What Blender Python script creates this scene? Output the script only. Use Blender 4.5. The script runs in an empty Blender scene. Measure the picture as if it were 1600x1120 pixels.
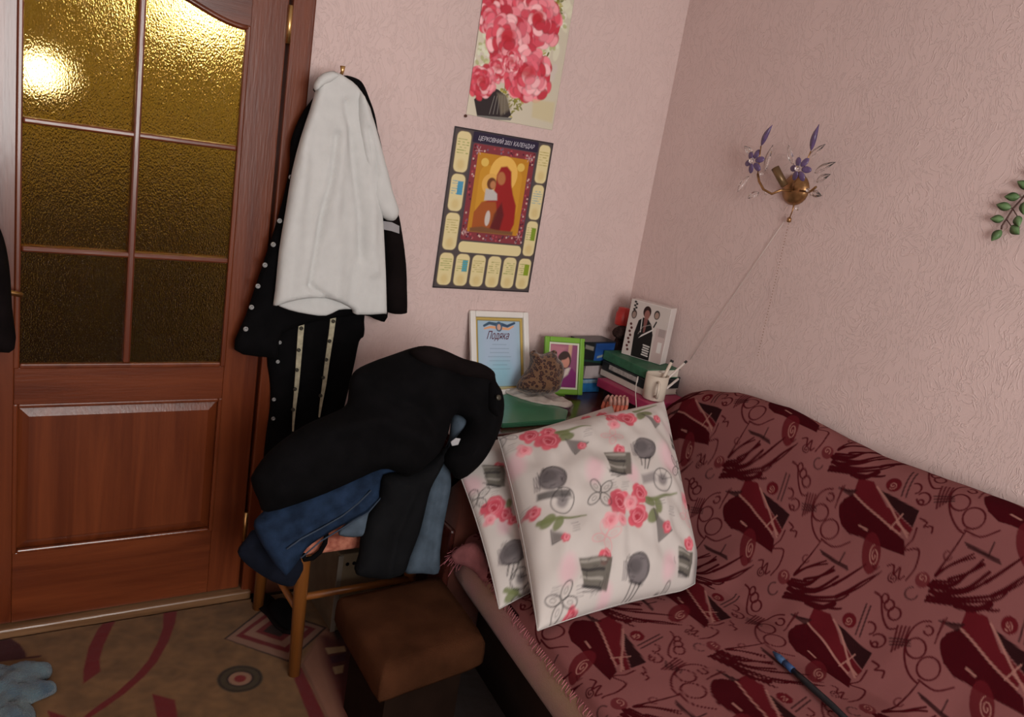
import bpy, bmesh, math, random
import numpy as np
from mathutils import Vector, Matrix, noise
from mathutils.geometry import delaunay_2d_cdt

random.seed(7); RNG = np.random.default_rng(7)
scene = bpy.context.scene
COL = scene.collection

# ------------------------------------------------------------------ camera
F_PX = 1287.0
YAW, PITCH, ROLL = math.radians(35.08), math.radians(14.19), math.radians(9.443)
CAM = np.array([-2.2195, -2.4205, 1.5535])
FW = np.array([math.sin(YAW)*math.cos(PITCH), math.cos(YAW)*math.cos(PITCH), -math.sin(PITCH)])
R0 = np.array([math.cos(YAW), -math.sin(YAW), 0.0]); U0 = np.cross(R0, FW)
RT = math.cos(ROLL)*R0 + math.sin(ROLL)*U0
UP = -math.sin(ROLL)*R0 + math.cos(ROLL)*U0
cd = bpy.data.cameras.new('camera'); cam = bpy.data.objects.new('camera', cd); COL.objects.link(cam)
cd.sensor_width = 36.0; cd.sensor_fit = 'HORIZONTAL'; cd.lens = F_PX*36.0/1600.0
cd.clip_start = 0.05
cam.matrix_world = Matrix(((RT[0], UP[0], -FW[0], CAM[0]), (RT[1], UP[1], -FW[1], CAM[1]), (RT[2], UP[2], -FW[2], CAM[2]), (0, 0, 0, 1)))
scene.camera = cam

# ------------------------------------------------------------------ world, daylight, exposure
w = bpy.data.worlds.new('world'); scene.world = w; w.use_nodes = True
w.node_tree.nodes['Background'].inputs[0].default_value = (.75, .85, 1, 1)
w.node_tree.nodes['Background'].inputs[1].default_value = 0.6
ld = bpy.data.lights.new('window_daylight', 'AREA'); ld.shape = 'RECTANGLE'; ld.size = 1.5; ld.size_y = 1.3
ld.energy = 92; ld.color = (1.0, .965, .93)
lo = bpy.data.objects.new('window_daylight', ld); COL.objects.link(lo)
lo.location = (-1.75, -4.16, 1.6); lo.rotation_euler = (math.radians(88), 0, 0)
vs = scene.view_settings
vs.view_transform = 'Standard'; vs.look = 'None'; vs.gamma = 1; vs.use_curve_mapping = False
vs.exposure = -0.10

# ------------------------------------------------------------------ helpers
def ray(px):
    return FW + (px[0]-800)/F_PX*RT - (px[1]-560)/F_PX*UP
def hit(px, ax, val):
    r = ray(px); t = (val-CAM[ax])/r[ax]; return CAM + t*r
def hitp(px, p0, n):
    r = ray(px); t = np.dot(np.array(p0)-CAM, n)/np.dot(r, n); return CAM + t*r
def far(px, B, L):
    r = ray(px); d = CAM-B; a = r@r; b = 2*r@d; q = d@d-L*L; D = max(b*b-4*a*q, 0)
    return CAM + (-b+D**.5)/2/a*r
def proj(P):
    d = np.asarray(P)-CAM; z = d@FW
    return np.stack([800+F_PX*(d@RT)/z, 560-F_PX*(d@UP)/z], -1)

def lin(c, k=1.0):
    c = np.array(c, float)/255.0
    return np.where(c <= .04045, c/12.92, ((c+.055)/1.055)**2.4)*k
def C(r, g, b, k=1.0): return tuple(np.minimum(lin((r, g, b), k), .95))+(1.0,)

def new_mat(name):
    m = bpy.data.materials.new(name); m.use_nodes = True
    nt = m.node_tree; return m, nt, nt.nodes['Principled BSDF']
def N(nt, t, **kw):
    n = nt.nodes.new(t)
    for k, v in kw.items(): setattr(n, k, v)
    return n
def mat(name, col, rough=.6, spec=.4, metal=0.0, var=0.0, vscale=12.0, stretch=(1, 1, 1), bump=0.0, bscale=60.0, bdist=.002, col2=None, sheen=0.0, emit=None, estr=0.0, trans=0.0, ior=1.45, alpha=1.0, coat=0.0, detail=4.0):
    m, nt, p = new_mat(name); L = nt.links.new
    p.inputs['Base Color'].default_value = col; p.inputs['Roughness'].default_value = rough
    p.inputs['Specular IOR Level'].default_value = spec; p.inputs['Metallic'].default_value = metal
    p.inputs['Sheen Weight'].default_value = sheen; p.inputs['Transmission Weight'].default_value = trans
    p.inputs['IOR'].default_value = ior; p.inputs['Alpha'].default_value = alpha; p.inputs['Coat Weight'].default_value = coat
    if emit: p.inputs['Emission Color'].default_value = emit; p.inputs['Emission Strength'].default_value = estr
    tc = N(nt, 'ShaderNodeTexCoord'); mp = N(nt, 'ShaderNodeMapping'); mp.inputs['Scale'].default_value = stretch
    L(tc.outputs['Object'], mp.inputs['Vector'])
    if var or col2:
        n = N(nt, 'ShaderNodeTexNoise'); n.inputs['Scale'].default_value = vscale; n.inputs['Detail'].default_value = detail
        L(mp.outputs[0], n.inputs['Vector'])
        r = N(nt, 'ShaderNodeValToRGB'); c2 = col2 or tuple(np.clip(np.array(col[:3])*(1-var), 0, 1))+(1,)
        c1 = col if col2 else tuple(np.clip(np.array(col[:3])*(1+var), 0, 1))+(1,)
        r.color_ramp.elements[0].position = .32; r.color_ramp.elements[1].position = .68
        r.color_ramp.elements[0].color = c2; r.color_ramp.elements[1].color = c1
        L(n.outputs['Fac'], r.inputs[0]); L(r.outputs[0], p.inputs['Base Color'])
    if bump:
        n = N(nt, 'ShaderNodeTexNoise'); n.inputs['Scale'].default_value = bscale; n.inputs['Detail'].default_value = 3
        L(mp.outputs[0], n.inputs['Vector'])
        b = N(nt, 'ShaderNodeBump'); b.inputs['Strength'].default_value = bump; b.inputs['Distance'].default_value = bdist
        L(n.outputs['Fac'], b.inputs['Height']); L(b.outputs[0], p.inputs['Normal'])
    return m
def attr_mat(name, rough=.8, spec=.25, bump=0.0, bscale=400, bdist=.001, sheen=0.0, coat=0.0):
    m = mat(name, (1, 1, 1, 1), rough, spec, bump=bump, bscale=bscale, bdist=bdist, sheen=sheen, coat=coat)
    nt = m.node_tree; a = N(nt, 'ShaderNodeVertexColor', layer_name='Col')
    nt.links.new(a.outputs['Color'], nt.nodes['Principled BSDF'].inputs['Base Color'])
    return m

def link(name, me, m=None, parent=None, smooth=False):
    o = bpy.data.objects.new(name, me); COL.objects.link(o)
    if m: me.materials.append(m)
    if smooth: me.polygons.foreach_set('use_smooth', [True]*len(me.polygons))
    if parent: o.parent = parent
    return o
def obj(name, verts, faces, m, parent=None, smooth=False):
    me = bpy.data.meshes.new(name); me.from_pydata([tuple(map(float, v)) for v in verts], [], faces); me.update()
    return link(name, me, m, parent, smooth)
def bobj(name, bm, m, parent=None, smooth=False):
    me = bpy.data.meshes.new(name); bm.normal_update(); bm.to_mesh(me); bm.free(); return link(name, me, m, parent, smooth)
def empty(name, loc=(0, 0, 0), rz=0):
    o = bpy.data.objects.new(name, None); COL.objects.link(o); o.location = loc; o.rotation_euler = (0, 0, rz); o.empty_display_size = .05; return o
def tag(o, label=None, cat=None, group=None, kind=None):
    if label: o['label'] = label
    if cat: o['category'] = cat
    if group: o['group'] = group
    if kind: o['kind'] = kind
    return o
def add_box(bm, lo_, hi_, bevel=0.0, M=None, seg=2):
    r = bmesh.ops.create_cube(bm, size=1.0); vs_ = r['verts']
    c = [(a+b)/2 for a, b in zip(lo_, hi_)]; s = [b-a for a, b in zip(lo_, hi_)]
    for v in vs_: v.co = Vector((v.co.x*s[0]+c[0], v.co.y*s[1]+c[1], v.co.z*s[2]+c[2]))
    if bevel:
        es = list({e for v in vs_ for e in v.link_edges})
        g = bmesh.ops.bevel(bm, geom=es, offset=bevel, segments=seg, affect='EDGES', profile=.5)
        vs_ = list({v for f in g['faces'] for v in f.verts} | {v for v in vs_ if v.is_valid})
    if M is not None:
        for v in vs_: v.co = M @ v.co
def box(name, lo_, hi_, m, parent=None, bevel=0.0, M=None, smooth=False, seg=2):
    bm = bmesh.new(); add_box(bm, lo_, hi_, bevel, M, seg); return bobj(name, bm, m, parent, smooth)
def add_tube(bm, pts, r, seg=8, cap=True):
    pts = [Vector(p) for p in pts]; n = len(pts); rr = r if hasattr(r, '__len__') else [r]*n
    rings = []; ref = None
    for i, p in enumerate(pts):
        t = (pts[min(i+1, n-1)]-pts[max(i-1, 0)]).normalized()
        if ref is None: ref = Vector((0, 0, 1)) if abs(t.z) < .9 else Vector((1, 0, 0))
        a = t.cross(ref).normalized(); b = a.cross(t).normalized(); ref = b
        rings.append([bm.verts.new(p+(a*math.cos(2*math.pi*k/seg)+b*math.sin(2*math.pi*k/seg))*rr[i]) for k in range(seg)])
    for i in range(n-1):
        for k in range(seg): bm.faces.new((rings[i][k], rings[i][(k+1) % seg], rings[i+1][(k+1) % seg], rings[i+1][k]))
    if cap: bm.faces.new(rings[0][::-1]); bm.faces.new(rings[-1])
def tube(name, pts, r, m, parent=None, seg=8, smooth=True):
    bm = bmesh.new(); add_tube(bm, pts, r, seg); return bobj(name, bm, m, parent, smooth)
def add_lathe(bm, prof, M=None, seg=24):
    rings = []
    for (r, z) in prof:
        rings.append([bm.verts.new((r*math.cos(2*math.pi*k/seg), r*math.sin(2*math.pi*k/seg), z)) for k in range(seg)])
    for i in range(len(prof)-1):
        for k in range(seg): bm.faces.new((rings[i][k], rings[i][(k+1) % seg], rings[i+1][(k+1) % seg], rings[i+1][k]))
    if prof[0][0] > 1e-5: bm.faces.new(rings[0][::-1])
    if prof[-1][0] > 1e-5: bm.faces.new(rings[-1])
    if M is not None:
        for rg in rings:
            for v in rg: v.co = M @ v.co
def lathe(name, prof, m, parent=None, M=None, seg=24, smooth=True):
    bm = bmesh.new(); add_lathe(bm, prof, M, seg); bmesh.ops.remove_doubles(bm, verts=bm.verts, dist=1e-6); return bobj(name, bm, m, parent, smooth)
def frame(origin, ex, ey):
    ex = Vector(ex).normalized(); ey = Vector(ey); ez = ex.cross(ey).normalized(); ey = ez.cross(ex)
    M = Matrix((ex, ey, ez)).transposed().to_4x4(); M.translation = Vector(origin); return M
def smooth_poly(pts, n=6, closed=True):
    p = np.array(pts, float); m = len(p); out = []
    for i in range(m if closed else m-1):
        a, b, c, d = (p[(i-1) % m], p[i], p[(i+1) % m], p[(i+2) % m]) if closed else (p[max(i-1, 0)], p[i], p[i+1], p[min(i+2, m-1)])
        for k in range(n):
            f = k/n; out.append(.5*(2*b+(c-a)*f+(2*a-5*b+4*c-d)*f*f+(3*b-a-3*c+d)*f**3))
    if not closed: out.append(p[-1])
    return np.array(out)
def seg_dist(X, Y, a, b):
    d = b-a; L = max(d@d, 1e-18); t = np.clip(((X-a[0])*d[0]+(Y-a[1])*d[1])/L, 0, 1)
    return np.hypot(X-a[0]-t*d[0], Y-a[1]-t*d[1]), t
def inside(X, Y, P):
    c = np.zeros(X.shape, bool); n = len(P); j = n-1
    for i in range(n):
        (xi, yi), (xj, yj) = P[i], P[j]
        if yi != yj: c ^= ((yi > Y) != (yj > Y)) & (X < (xj-xi)*(Y-yi)/(yj-yi)+xi)
        j = i
    return c

def cloth(name, outline, p0, n, m, parent=None, front=.03, back=.01, edge=.03, step=.012, folds=(), wr=.004, wscale=9.0, bend=None, smoothn=3, stretch=(1, 1, 1)):
    """a garment or soft lump: an outline on a plane in the place, given real depth, folds and a closed back"""
    n = np.array(n, float); n /= np.linalg.norm(n)          # towards the room
    ex = np.cross(np.array([0, 0, 1.0]), n); ex /= np.linalg.norm(ex); ey = np.cross(n, ex); p0 = np.array(p0, float)
    to2 = lambda px: (lambda q: (float(q@ex), float(q@ey)))(hitp(px, p0, n)-p0)
    P = np.array([to2(q) for q in outline]); P = smooth_poly(P, smoothn) if smoothn > 1 else P
    # resample border
    B = []
    for i in range(len(P)):
        a, b = P[i], P[(i+1) % len(P)]; k = max(1, int(np.linalg.norm(b-a)/step))
        for q in range(k): B.append(a+(b-a)*q/k)
    B = np.array(B)
    lo_, hi_ = B.min(0), B.max(0)
    gx, gy = np.meshgrid(np.arange(lo_[0], hi_[0], step), np.arange(lo_[1], hi_[1], step)); gx[::2] += step/2
    X, Y = gx.ravel(), gy.ravel(); ok = inside(X, Y, B)
    dd = np.full(X.shape, 9.0)
    for i in range(len(B)): dd = np.minimum(dd, seg_dist(X, Y, B[i], B[(i+1) % len(B)])[0])
    ok &= dd > step*1.25
    area = np.sum(B[:, 0]*np.roll(B[:, 1], -1)-np.roll(B[:, 0], -1)*B[:, 1]); tg = np.roll(B, -1, 0)-np.roll(B, 1, 0); tg /= np.maximum(np.linalg.norm(tg, axis=1), 1e-9)[:, None]
    nin = np.c_[-tg[:, 1], tg[:, 0]]*(1 if area > 0 else -1)
    rp, rd_ = [], []
    for of in (.3*step, .8*step):
        Cn = B+nin*of; dc_ = np.full(len(Cn), 9.0)
        for i in range(len(B)): dc_ = np.minimum(dc_, seg_dist(Cn[:, 0], Cn[:, 1], B[i], B[(i+1) % len(B)])[0])
        kk = (dc_ > .85*of) & inside(Cn[:, 0], Cn[:, 1], B); rp.append(Cn[kk]); rd_.append(dc_[kk])
    pts = np.vstack([B]+rp+[np.c_[X[ok], Y[ok]]]); dist = np.r_[np.zeros(len(B)), rd_[0], rd_[1], dd[ok]]
    res = delaunay_2d_cdt([Vector(p) for p in pts], [], [list(range(len(B)))], 1, 1e-6)
    vs2 = np.array([tuple(v) for v in res[0]]); tris = res[2]
    if len(vs2) != len(pts):
        dist = np.full(len(vs2), 9.0)
        for i in range(len(B)): dist = np.minimum(dist, seg_dist(vs2[:, 0], vs2[:, 1], B[i], B[(i+1) % len(B)])[0])
        dist[dist < 1e-5] = 0
    pr = np.sqrt(np.clip(1-(1-np.clip(dist/edge, 0, 1))**2, 0, 1))
    h = pr*front
    for f in folds:
        q = np.array([to2(x) for x in f[0]]); wd = f[1]; dp = f[2]
        best = np.full(len(vs2), 9.0)
        for i in range(len(q)-1): best = np.minimum(best, seg_dist(vs2[:, 0], vs2[:, 1], q[i], q[i+1])[0])
        h += dp*np.exp(-(best/wd)**2)*pr
    wn = np.array([noise.noise(Vector((v[0]*wscale*stretch[0], v[1]*wscale*stretch[1], 3.1)))+.5*noise.noise(Vector((v[0]*wscale*2.3*stretch[0], v[1]*wscale*2.3*stretch[1], 8.1))) for v in vs2])
    h += wr*wn*pr; hb = -back*pr
    base = p0+vs2[:, :1]*ex+vs2[:, 1:2]*ey
    if bend is not None: base = base+np.array([bend(v[0], v[1]) for v in vs2])[:, None]*n
    Vf = base+h[:, None]*n; Vb = base+hb[:, None]*n
    nb = dist <= 0; idx = np.arange(len(vs2)); bi = idx.copy(); extra = np.where(~nb)[0]
    bi[extra] = len(vs2)+np.arange(len(extra))
    faces = [tuple(t) for t in tris]+[tuple(bi[list(t)][::-1]) for t in tris]
    return obj(name, np.vstack([Vf, Vb[extra]]), [tuple(int(i) for i in f) for f in faces], m, parent, True)

class Canvas:
    """colours of a printed surface, laid out in the surface's own metres"""
    def __init__(s, x0, x1, y0, y1, res, col):
        s.nx = int(round((x1-x0)/res))+1; s.ny = int(round((y1-y0)/res))+1; s.res = res
        s.xs = np.linspace(x0, x1, s.nx); s.ys = np.linspace(y0, y1, s.ny)
        s.X, s.Y = np.meshgrid(s.xs, s.ys); s.a = np.empty((s.ny, s.nx, 3)); s.a[:] = col; s.wrap = None
    def _sub(s, lo_, hi_):
        i0, i1 = np.searchsorted(s.xs, [lo_[0], hi_[0]]); j0, j1 = np.searchsorted(s.ys, [lo_[1], hi_[1]])
        return slice(max(j0-1, 0), j1+1), slice(max(i0-1, 0), i1+1)
    def _each(s, P, fn, pad):
        P = np.array(P, float); offs = [(0, 0)]
        if s.wrap: P = P-np.floor(P.mean(0)/np.array(s.wrap))*np.array(s.wrap); offs = [(i*s.wrap[0], j*s.wrap[1]) for i in (-1, 0, 1) for j in (-1, 0, 1)]
        for o in offs:
            Q = P+np.array(o); sl = s._sub(Q.min(0)-pad, Q.max(0)+pad)
            if s.X[sl].size: fn(Q, sl)
    def poly(s, P, col, al=1.0, soft=None):
        sf = soft or s.res
        def fn(Q, sl):
            X, Y = s.X[sl], s.Y[sl]; d = np.full(X.shape, 9.0)
            for i in range(len(Q)): d = np.minimum(d, seg_dist(X, Y, Q[i], Q[(i+1) % len(Q)])[0])
            d = np.where(inside(X, Y, Q), d, -d); c = np.clip(.5+d/sf, 0, 1)[..., None]*al
            s.a[sl] = s.a[sl]*(1-c)+np.array(col)*c
        s._each(P, fn, sf*2)
    def line(s, P, w_, col, al=1.0):
        w0, w1 = w_ if hasattr(w_, '__len__') else (w_, w_)
        def fn(Q, sl):
            X, Y = s.X[sl], s.Y[sl]; c = np.zeros(X.shape); n = len(Q)-1
            for i in range(n):
                d, t = seg_dist(X, Y, Q[i], Q[i+1]); ww = w0+(w1-w0)*(i+t)/n
                c = np.maximum(c, np.clip(.5+(ww/2-d)/s.res, 0, 1))
            c = c[..., None]*al; s.a[sl] = s.a[sl]*(1-c)+np.array(col)*c
        s._each(P, fn, max(w0, w1)+s.res*2)
    def ell(s, c, rx, ry, col, rot=0.0, al=1.0, w_=None, a0=0, a1=2*math.pi, soft=None):
        t = np.linspace(a0, a1, 28); x = rx*np.cos(t); y = ry*np.sin(t)
        P = np.c_[c[0]+x*math.cos(rot)-y*math.sin(rot), c[1]+x*math.sin(rot)+y*math.cos(rot)]
        if w_: s.line(P, w_, col, al)
        else: s.poly(P[:-1], col, al, soft)
    def sample(s, x, y):
        fx = (x-s.xs[0])/(s.xs[1]-s.xs[0]); fy = (y-s.ys[0])/(s.ys[1]-s.ys[0])
        if s.wrap: fx = fx % (s.nx-1); fy = fy % (s.ny-1)
        fx = np.clip(fx, 0, s.nx-1.001); fy = np.clip(fy, 0, s.ny-1.001); i = fx.astype(int); j = fy.astype(int); u = (fx-i)[..., None]; v = (fy-j)[..., None]; a = s.a
        return (a[j, i]*(1-u)+a[j, i+1]*u)*(1-v)+(a[j+1, i]*(1-u)+a[j+1, i+1]*u)*v
def grid_obj(name, V, col, m, parent=None, flip=False, smooth=True, solid=0.0):
    ny, nx = V.shape[:2]; me = bpy.data.meshes.new(name)
    i = (np.arange(ny-1)[:, None]*nx+np.arange(nx-1)[None]).ravel()
    q = np.stack([i, i+1, i+1+nx, i+nx], 1)
    if flip: q = q[:, ::-1]
    me.vertices.add(ny*nx); me.vertices.foreach_set('co', V.reshape(-1).astype(np.float32))
    me.loops.add(q.size); me.loops.foreach_set('vertex_index', q.ravel().astype(np.int32))
    me.polygons.add(len(q)); me.polygons.foreach_set('loop_start', (np.arange(len(q))*4).astype(np.int32))
    me.update(calc_edges=True)
    if col is not None:
        at = me.color_attributes.new('Col', 'FLOAT_COLOR', 'POINT'); c4 = np.ones((ny*nx, 4), np.float32); c4[:, :3] = col.reshape(-1, 3)
        at.data.foreach_set('color', c4.ravel())
    o = link(name, me, m, parent, smooth)
    if solid:
        md = o.modifiers.new('thickness', 'SOLIDIFY'); md.thickness = solid; md.offset = -1
    return o
def text(body, size, M, m, parent, align='CENTER', shear=0.0, name='lettering', width=None):
    cu = bpy.data.curves.new('t', 'FONT'); cu.body = body; cu.size = size; cu.align_x = align; cu.align_y = 'CENTER'; cu.shear = shear; cu.extrude = .0002; cu.resolution_u = 3
    t = bpy.data.objects.new('t', cu); COL.objects.link(t); dg = bpy.context.evaluated_depsgraph_get()
    me = bpy.data.meshes.new_from_object(t.evaluated_get(dg)); bpy.data.objects.remove(t)
    if width:
        xs = [v.co.x for v in me.vertices]; k = width/(max(xs)-min(xs))
        for v in me.vertices: v.co.x *= k
    me.transform(M); me.materials.clear(); return link(name, me, m, parent)

# ------------------------------------------------------------------ materials
def wallpaper(name, col):
    m, nt, p = new_mat(name); L = nt.links.new
    p.inputs['Roughness'].default_value = .62; p.inputs['Specular IOR Level'].default_value = .3
    tc = N(nt, 'ShaderNodeTexCoord'); n0 = N(nt, 'ShaderNodeTexNoise'); n0.inputs['Scale'].default_value = 5.5; n0.inputs['Detail'].default_value = 2
    L(tc.outputs['Object'], n0.inputs['Vector'])
    mx = N(nt, 'ShaderNodeVectorMath', operation='MULTIPLY_ADD'); L(n0.outputs['Color'], mx.inputs[0]); mx.inputs[1].default_value = (.22, .22, .3); L(tc.outputs['Object'], mx.inputs[2])
    mp = N(nt, 'ShaderNodeMapping'); mp.inputs['Scale'].default_value = (1, 1, .2); L(mx.outputs[0], mp.inputs['Vector'])
    v = N(nt, 'ShaderNodeTexNoise'); v.inputs['Scale'].default_value = 66; v.inputs['Detail'].default_value = 3; v.inputs['Roughness'].default_value = .55
    L(mp.outputs[0], v.inputs['Vector'])
    # thin raised strands where the noise crosses its middle value
    s1 = N(nt, 'ShaderNodeMath', operation='SUBTRACT'); L(v.outputs['Fac'], s1.inputs[0]); s1.inputs[1].default_value = .5
    s2 = N(nt, 'ShaderNodeMath', operation='ABSOLUTE'); L(s1.outputs[0], s2.inputs[0])
    s3 = N(nt, 'ShaderNodeMapRange'); s3.inputs[1].default_value = 0; s3.inputs[2].default_value = .032; s3.inputs[3].default_value = 1; s3.inputs[4].default_value = 0
    L(s2.outputs[0], s3.inputs[0])
    f = N(nt, 'ShaderNodeTexNoise'); f.inputs['Scale'].default_value = 260; f.inputs['Detail'].default_value = 2; L(tc.outputs['Object'], f.inputs['Vector'])
    ad = N(nt, 'ShaderNodeMath', operation='MULTIPLY_ADD'); L(f.outputs['Fac'], ad.inputs[0]); ad.inputs[1].default_value = .45; L(s3.outputs[0], ad.inputs[2])
    b = N(nt, 'ShaderNodeBump'); b.inputs['Strength'].default_value = .5; b.inputs['Distance'].default_value = .002; L(ad.outputs[0], b.inputs['Height']); L(b.outputs[0], p.inputs['Normal'])
    g = N(nt, 'ShaderNodeTexNoise'); g.inputs['Scale'].default_value = 3; L(tc.outputs['Object'], g.inputs['Vector'])
    r = N(nt, 'ShaderNodeValToRGB'); r.color_ramp.elements[0].position = .3; r.color_ramp.elements[1].position = .7
    r.color_ramp.elements[0].color = tuple(np.array(col[:3])*.95)+(1,); r.color_ramp.elements[1].color = col
    L(g.outputs['Fac'], r.inputs[0]); L(r.outputs[0], p.inputs['Base Color']); return m
M_PAPER = wallpaper('pink_wallpaper', (.665, .515, .485, 1))

def wood(name, c1, c2, rough=.25, axis=2, coat=.3):
    m, nt, p = new_mat(name); L = nt.links.new
    p.inputs['Roughness'].default_value = rough; p.inputs['Coat Weight'].default_value = coat; p.inputs['Coat Roughness'].default_value = .12
    tc = N(nt, 'ShaderNodeTexCoord'); mp = N(nt, 'ShaderNodeMapping'); s = [26, 26, 26]; s[axis] = 1.6; mp.inputs['Scale'].default_value = s
    L(tc.outputs['Object'], mp.inputs['Vector'])
    n = N(nt, 'ShaderNodeTexNoise'); n.inputs['Scale'].default_value = 1.0; n.inputs['Detail'].default_value = 6; n.inputs['Distortion'].default_value = .6; L(mp.outputs[0], n.inputs['Vector'])
    r = N(nt, 'ShaderNodeValToRGB'); r.color_ramp.elements[0].position = .3; r.color_ramp.elements[1].position = .72
    r.color_ramp.elements[0].color = c1; r.color_ramp.elements[1].color = c2; L(n.outputs['Fac'], r.inputs[0]); L(r.outputs[0], p.inputs['Base Color'])
    mp2 = N(nt, 'ShaderNodeMapping'); s = [160, 160, 160]; s[axis] = 14; mp2.inputs['Scale'].default_value = s; L(tc.outputs['Object'], mp2.inputs['Vector'])
    n2 = N(nt, 'ShaderNodeTexNoise'); n2.inputs['Scale'].default_value = 1.0; L(mp2.outputs[0], n2.inputs['Vector'])
    b = N(nt, 'ShaderNodeBump'); b.inputs['Strength'].default_value = .35; b.inputs['Distance'].default_value = .001; L(n2.outputs['Fac'], b.inputs['Height']); L(b.outputs[0], p.inputs['Normal']); L(b.outputs[0], p.inputs['Coat Normal'])
    return m
DC1, DC2 = (.085, .016, .0045, 1), (.165, .038, .011, 1)
M_DOORV = wood('red_brown_door_wood', DC1, DC2, .3, 2)
M_DOORH = wood('red_brown_rail_wood', DC1, DC2, .3, 0)
M_DESK = wood('dark_mahogany', (.035, .008, .006, 1), (.075, .016, .011, 1), .22, 0)
M_CHAIR = wood('honey_wood', (.15, .05, .009, 1), (.23, .078, .015, 1), .4, 2)
M_BRASS = mat('brass', (.75, .5, .2, 1), .3, metal=1)
M_BLACK = mat('black_cloth', (.0032, .003, .0034, 1), .95, .08, var=.25, vscale=20, bump=.25, bscale=350)
M_BLACK2 = mat('black_brown_cloth', (.0062, .0042, .0042, 1), .95, .08, var=.3, vscale=14, bump=.25, bscale=350)
M_WHITE = mat('white_knit', (.57, .58, .565, 1), .85, .2, var=.03, vscale=30, bump=.3, bscale=420)

# ------------------------------------------------------------------ the room shell
DX0, DX1, DTOP = -2.215, -1.455, 2.02           # door opening
XL, YR, ZC = -3.3, -4.2, 2.55
def multi(name, boxes, m, **kw):
    bm = bmesh.new()
    for lo_, hi_ in boxes: add_box(bm, lo_, hi_)
    return bobj(name, bm, m, **kw)
M_CEIL = mat('white_ceiling', (.8, .79, .77, 1), .9, var=.02, vscale=4)
M_FLOOR = mat('brown_linoleum', (.022, .010, .006, 1), .9, .1, var=.25, vscale=8, stretch=(1, 6, 1), bump=.1)
tag(box('floor', (XL, YR, -.1), (0, 1.7, -.012), M_FLOOR), kind='structure')
tag(box('ceiling', (XL-.1, YR-.1, ZC), (.1, 1.8, ZC+.1), M_CEIL), kind='structure')
tag(multi('wall_back', [((XL, 0, -.02), (DX0-.05, .1, ZC)), ((DX1+.05, 0, -.02), (0, .1, ZC)), ((DX0-.05, 0, DTOP+.05), (DX1+.05, .1, ZC))], M_PAPER), kind='structure')
tag(box('wall_right', (0, YR, -.02), (.1, 1.8, ZC), M_PAPER), kind='structure')
tag(box('wall_left', (XL-.1, YR, -.02), (XL, 1.8, ZC), M_PAPER), kind='structure')
WX0, WX1, WZ0, WZ1 = -2.55, -.95, .9, 2.3
tag(multi('wall_front', [((XL, YR-.1, -.02), (WX0, YR, ZC)), ((WX1, YR-.1, -.02), (0, YR, ZC)), ((WX0, YR-.1, -.02), (WX1, YR, WZ0)), ((WX0, YR-.1, WZ1), (WX1, YR, ZC))], M_PAPER), kind='structure')
M_UPVC = mat('white_window_frame', (.8, .8, .8, 1), .3, var=.02)
win = empty('window_1', (0, 0, 0)); tag(win, kind='structure')
for lo_, hi_ in [((WX0, YR-.08, WZ0), (WX0+.06, YR-.03, WZ1)), ((WX1-.06, YR-.08, WZ0), (WX1, YR-.03, WZ1)), ((WX0+.06, YR-.08, WZ0), (WX1-.06, YR-.03, WZ0+.06)), ((WX0+.06, YR-.08, WZ1-.06), (WX1-.06, YR-.03, WZ1)), ((-1.78, YR-.08, WZ0+.06), (-1.72, YR-.03, WZ1-.06))]:
    box('window_frame', lo_, hi_, M_UPVC, win, .006)
# hall behind the door
M_HALL = mat('ochre_hall_wall', (.45, .36, .12, 1), .8, var=.1, vscale=3)
tag(multi('wall_hall_back', [((XL, 1.6, -.02), (0, 1.7, ZC))], M_HALL), kind='structure')
tag(box('wall_hall_right', (-1.12, .1, -.02), (-1.06, 1.6, ZC), M_HALL), kind='structure')
M_DARKW = wood('dark_hall_wood', (.018, .006, .002, 1), (.04, .014, .005, 1), .6, 2)

# door casing, threshold, baseboard
YB_ = .028
t1 = empty('trim_1'); tag(t1, kind='structure')
for a, b in ((DX1-.002+.004, DX1+.067), (DX0-.067, DX0-.002)):
    box('casing_board', (a, -.022, 0), (b, .1, DTOP+.06), M_DOORV, t1, .005)
box('casing_head', (DX0-.067, -.024, DTOP+.002), (DX1+.067, .1, DTOP+.072), M_DOORH, t1, .005)
for a, b in ((DX1-.03, DX1+.02), (DX0-.02, DX0+.03)): box('gap_light_stop', (a, YB_+.002, 0), (b, YB_+.03, DTOP), M_DOORV, t1, .002)  # strips added behind the leaf edges to block hall light in the gaps
M_THR = wood('worn_threshold_wood', (.10, .045, .018, 1), (.26, .14, .07, 1), .35, 0)
tag(box('trim_2', (DX0-.02, -.035, -.012), (DX1+.03, .04, .022), M_THR, bevel=.006), kind='structure')
M_BASE = mat('brown_baseboard', (.09, .03, .015, 1), .4, var=.15, vscale=10, stretch=(.2, 1, 1))
tag(box('baseboard_back', (DX1+.07, -.014, -.012), (-.001, 0, .05), M_BASE, bevel=.003), kind='structure')
tag(box('baseboard_right', (-.014, YR, -.012), (0, -.014, .05), M_BASE, bevel=.003), kind='structure')

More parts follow.
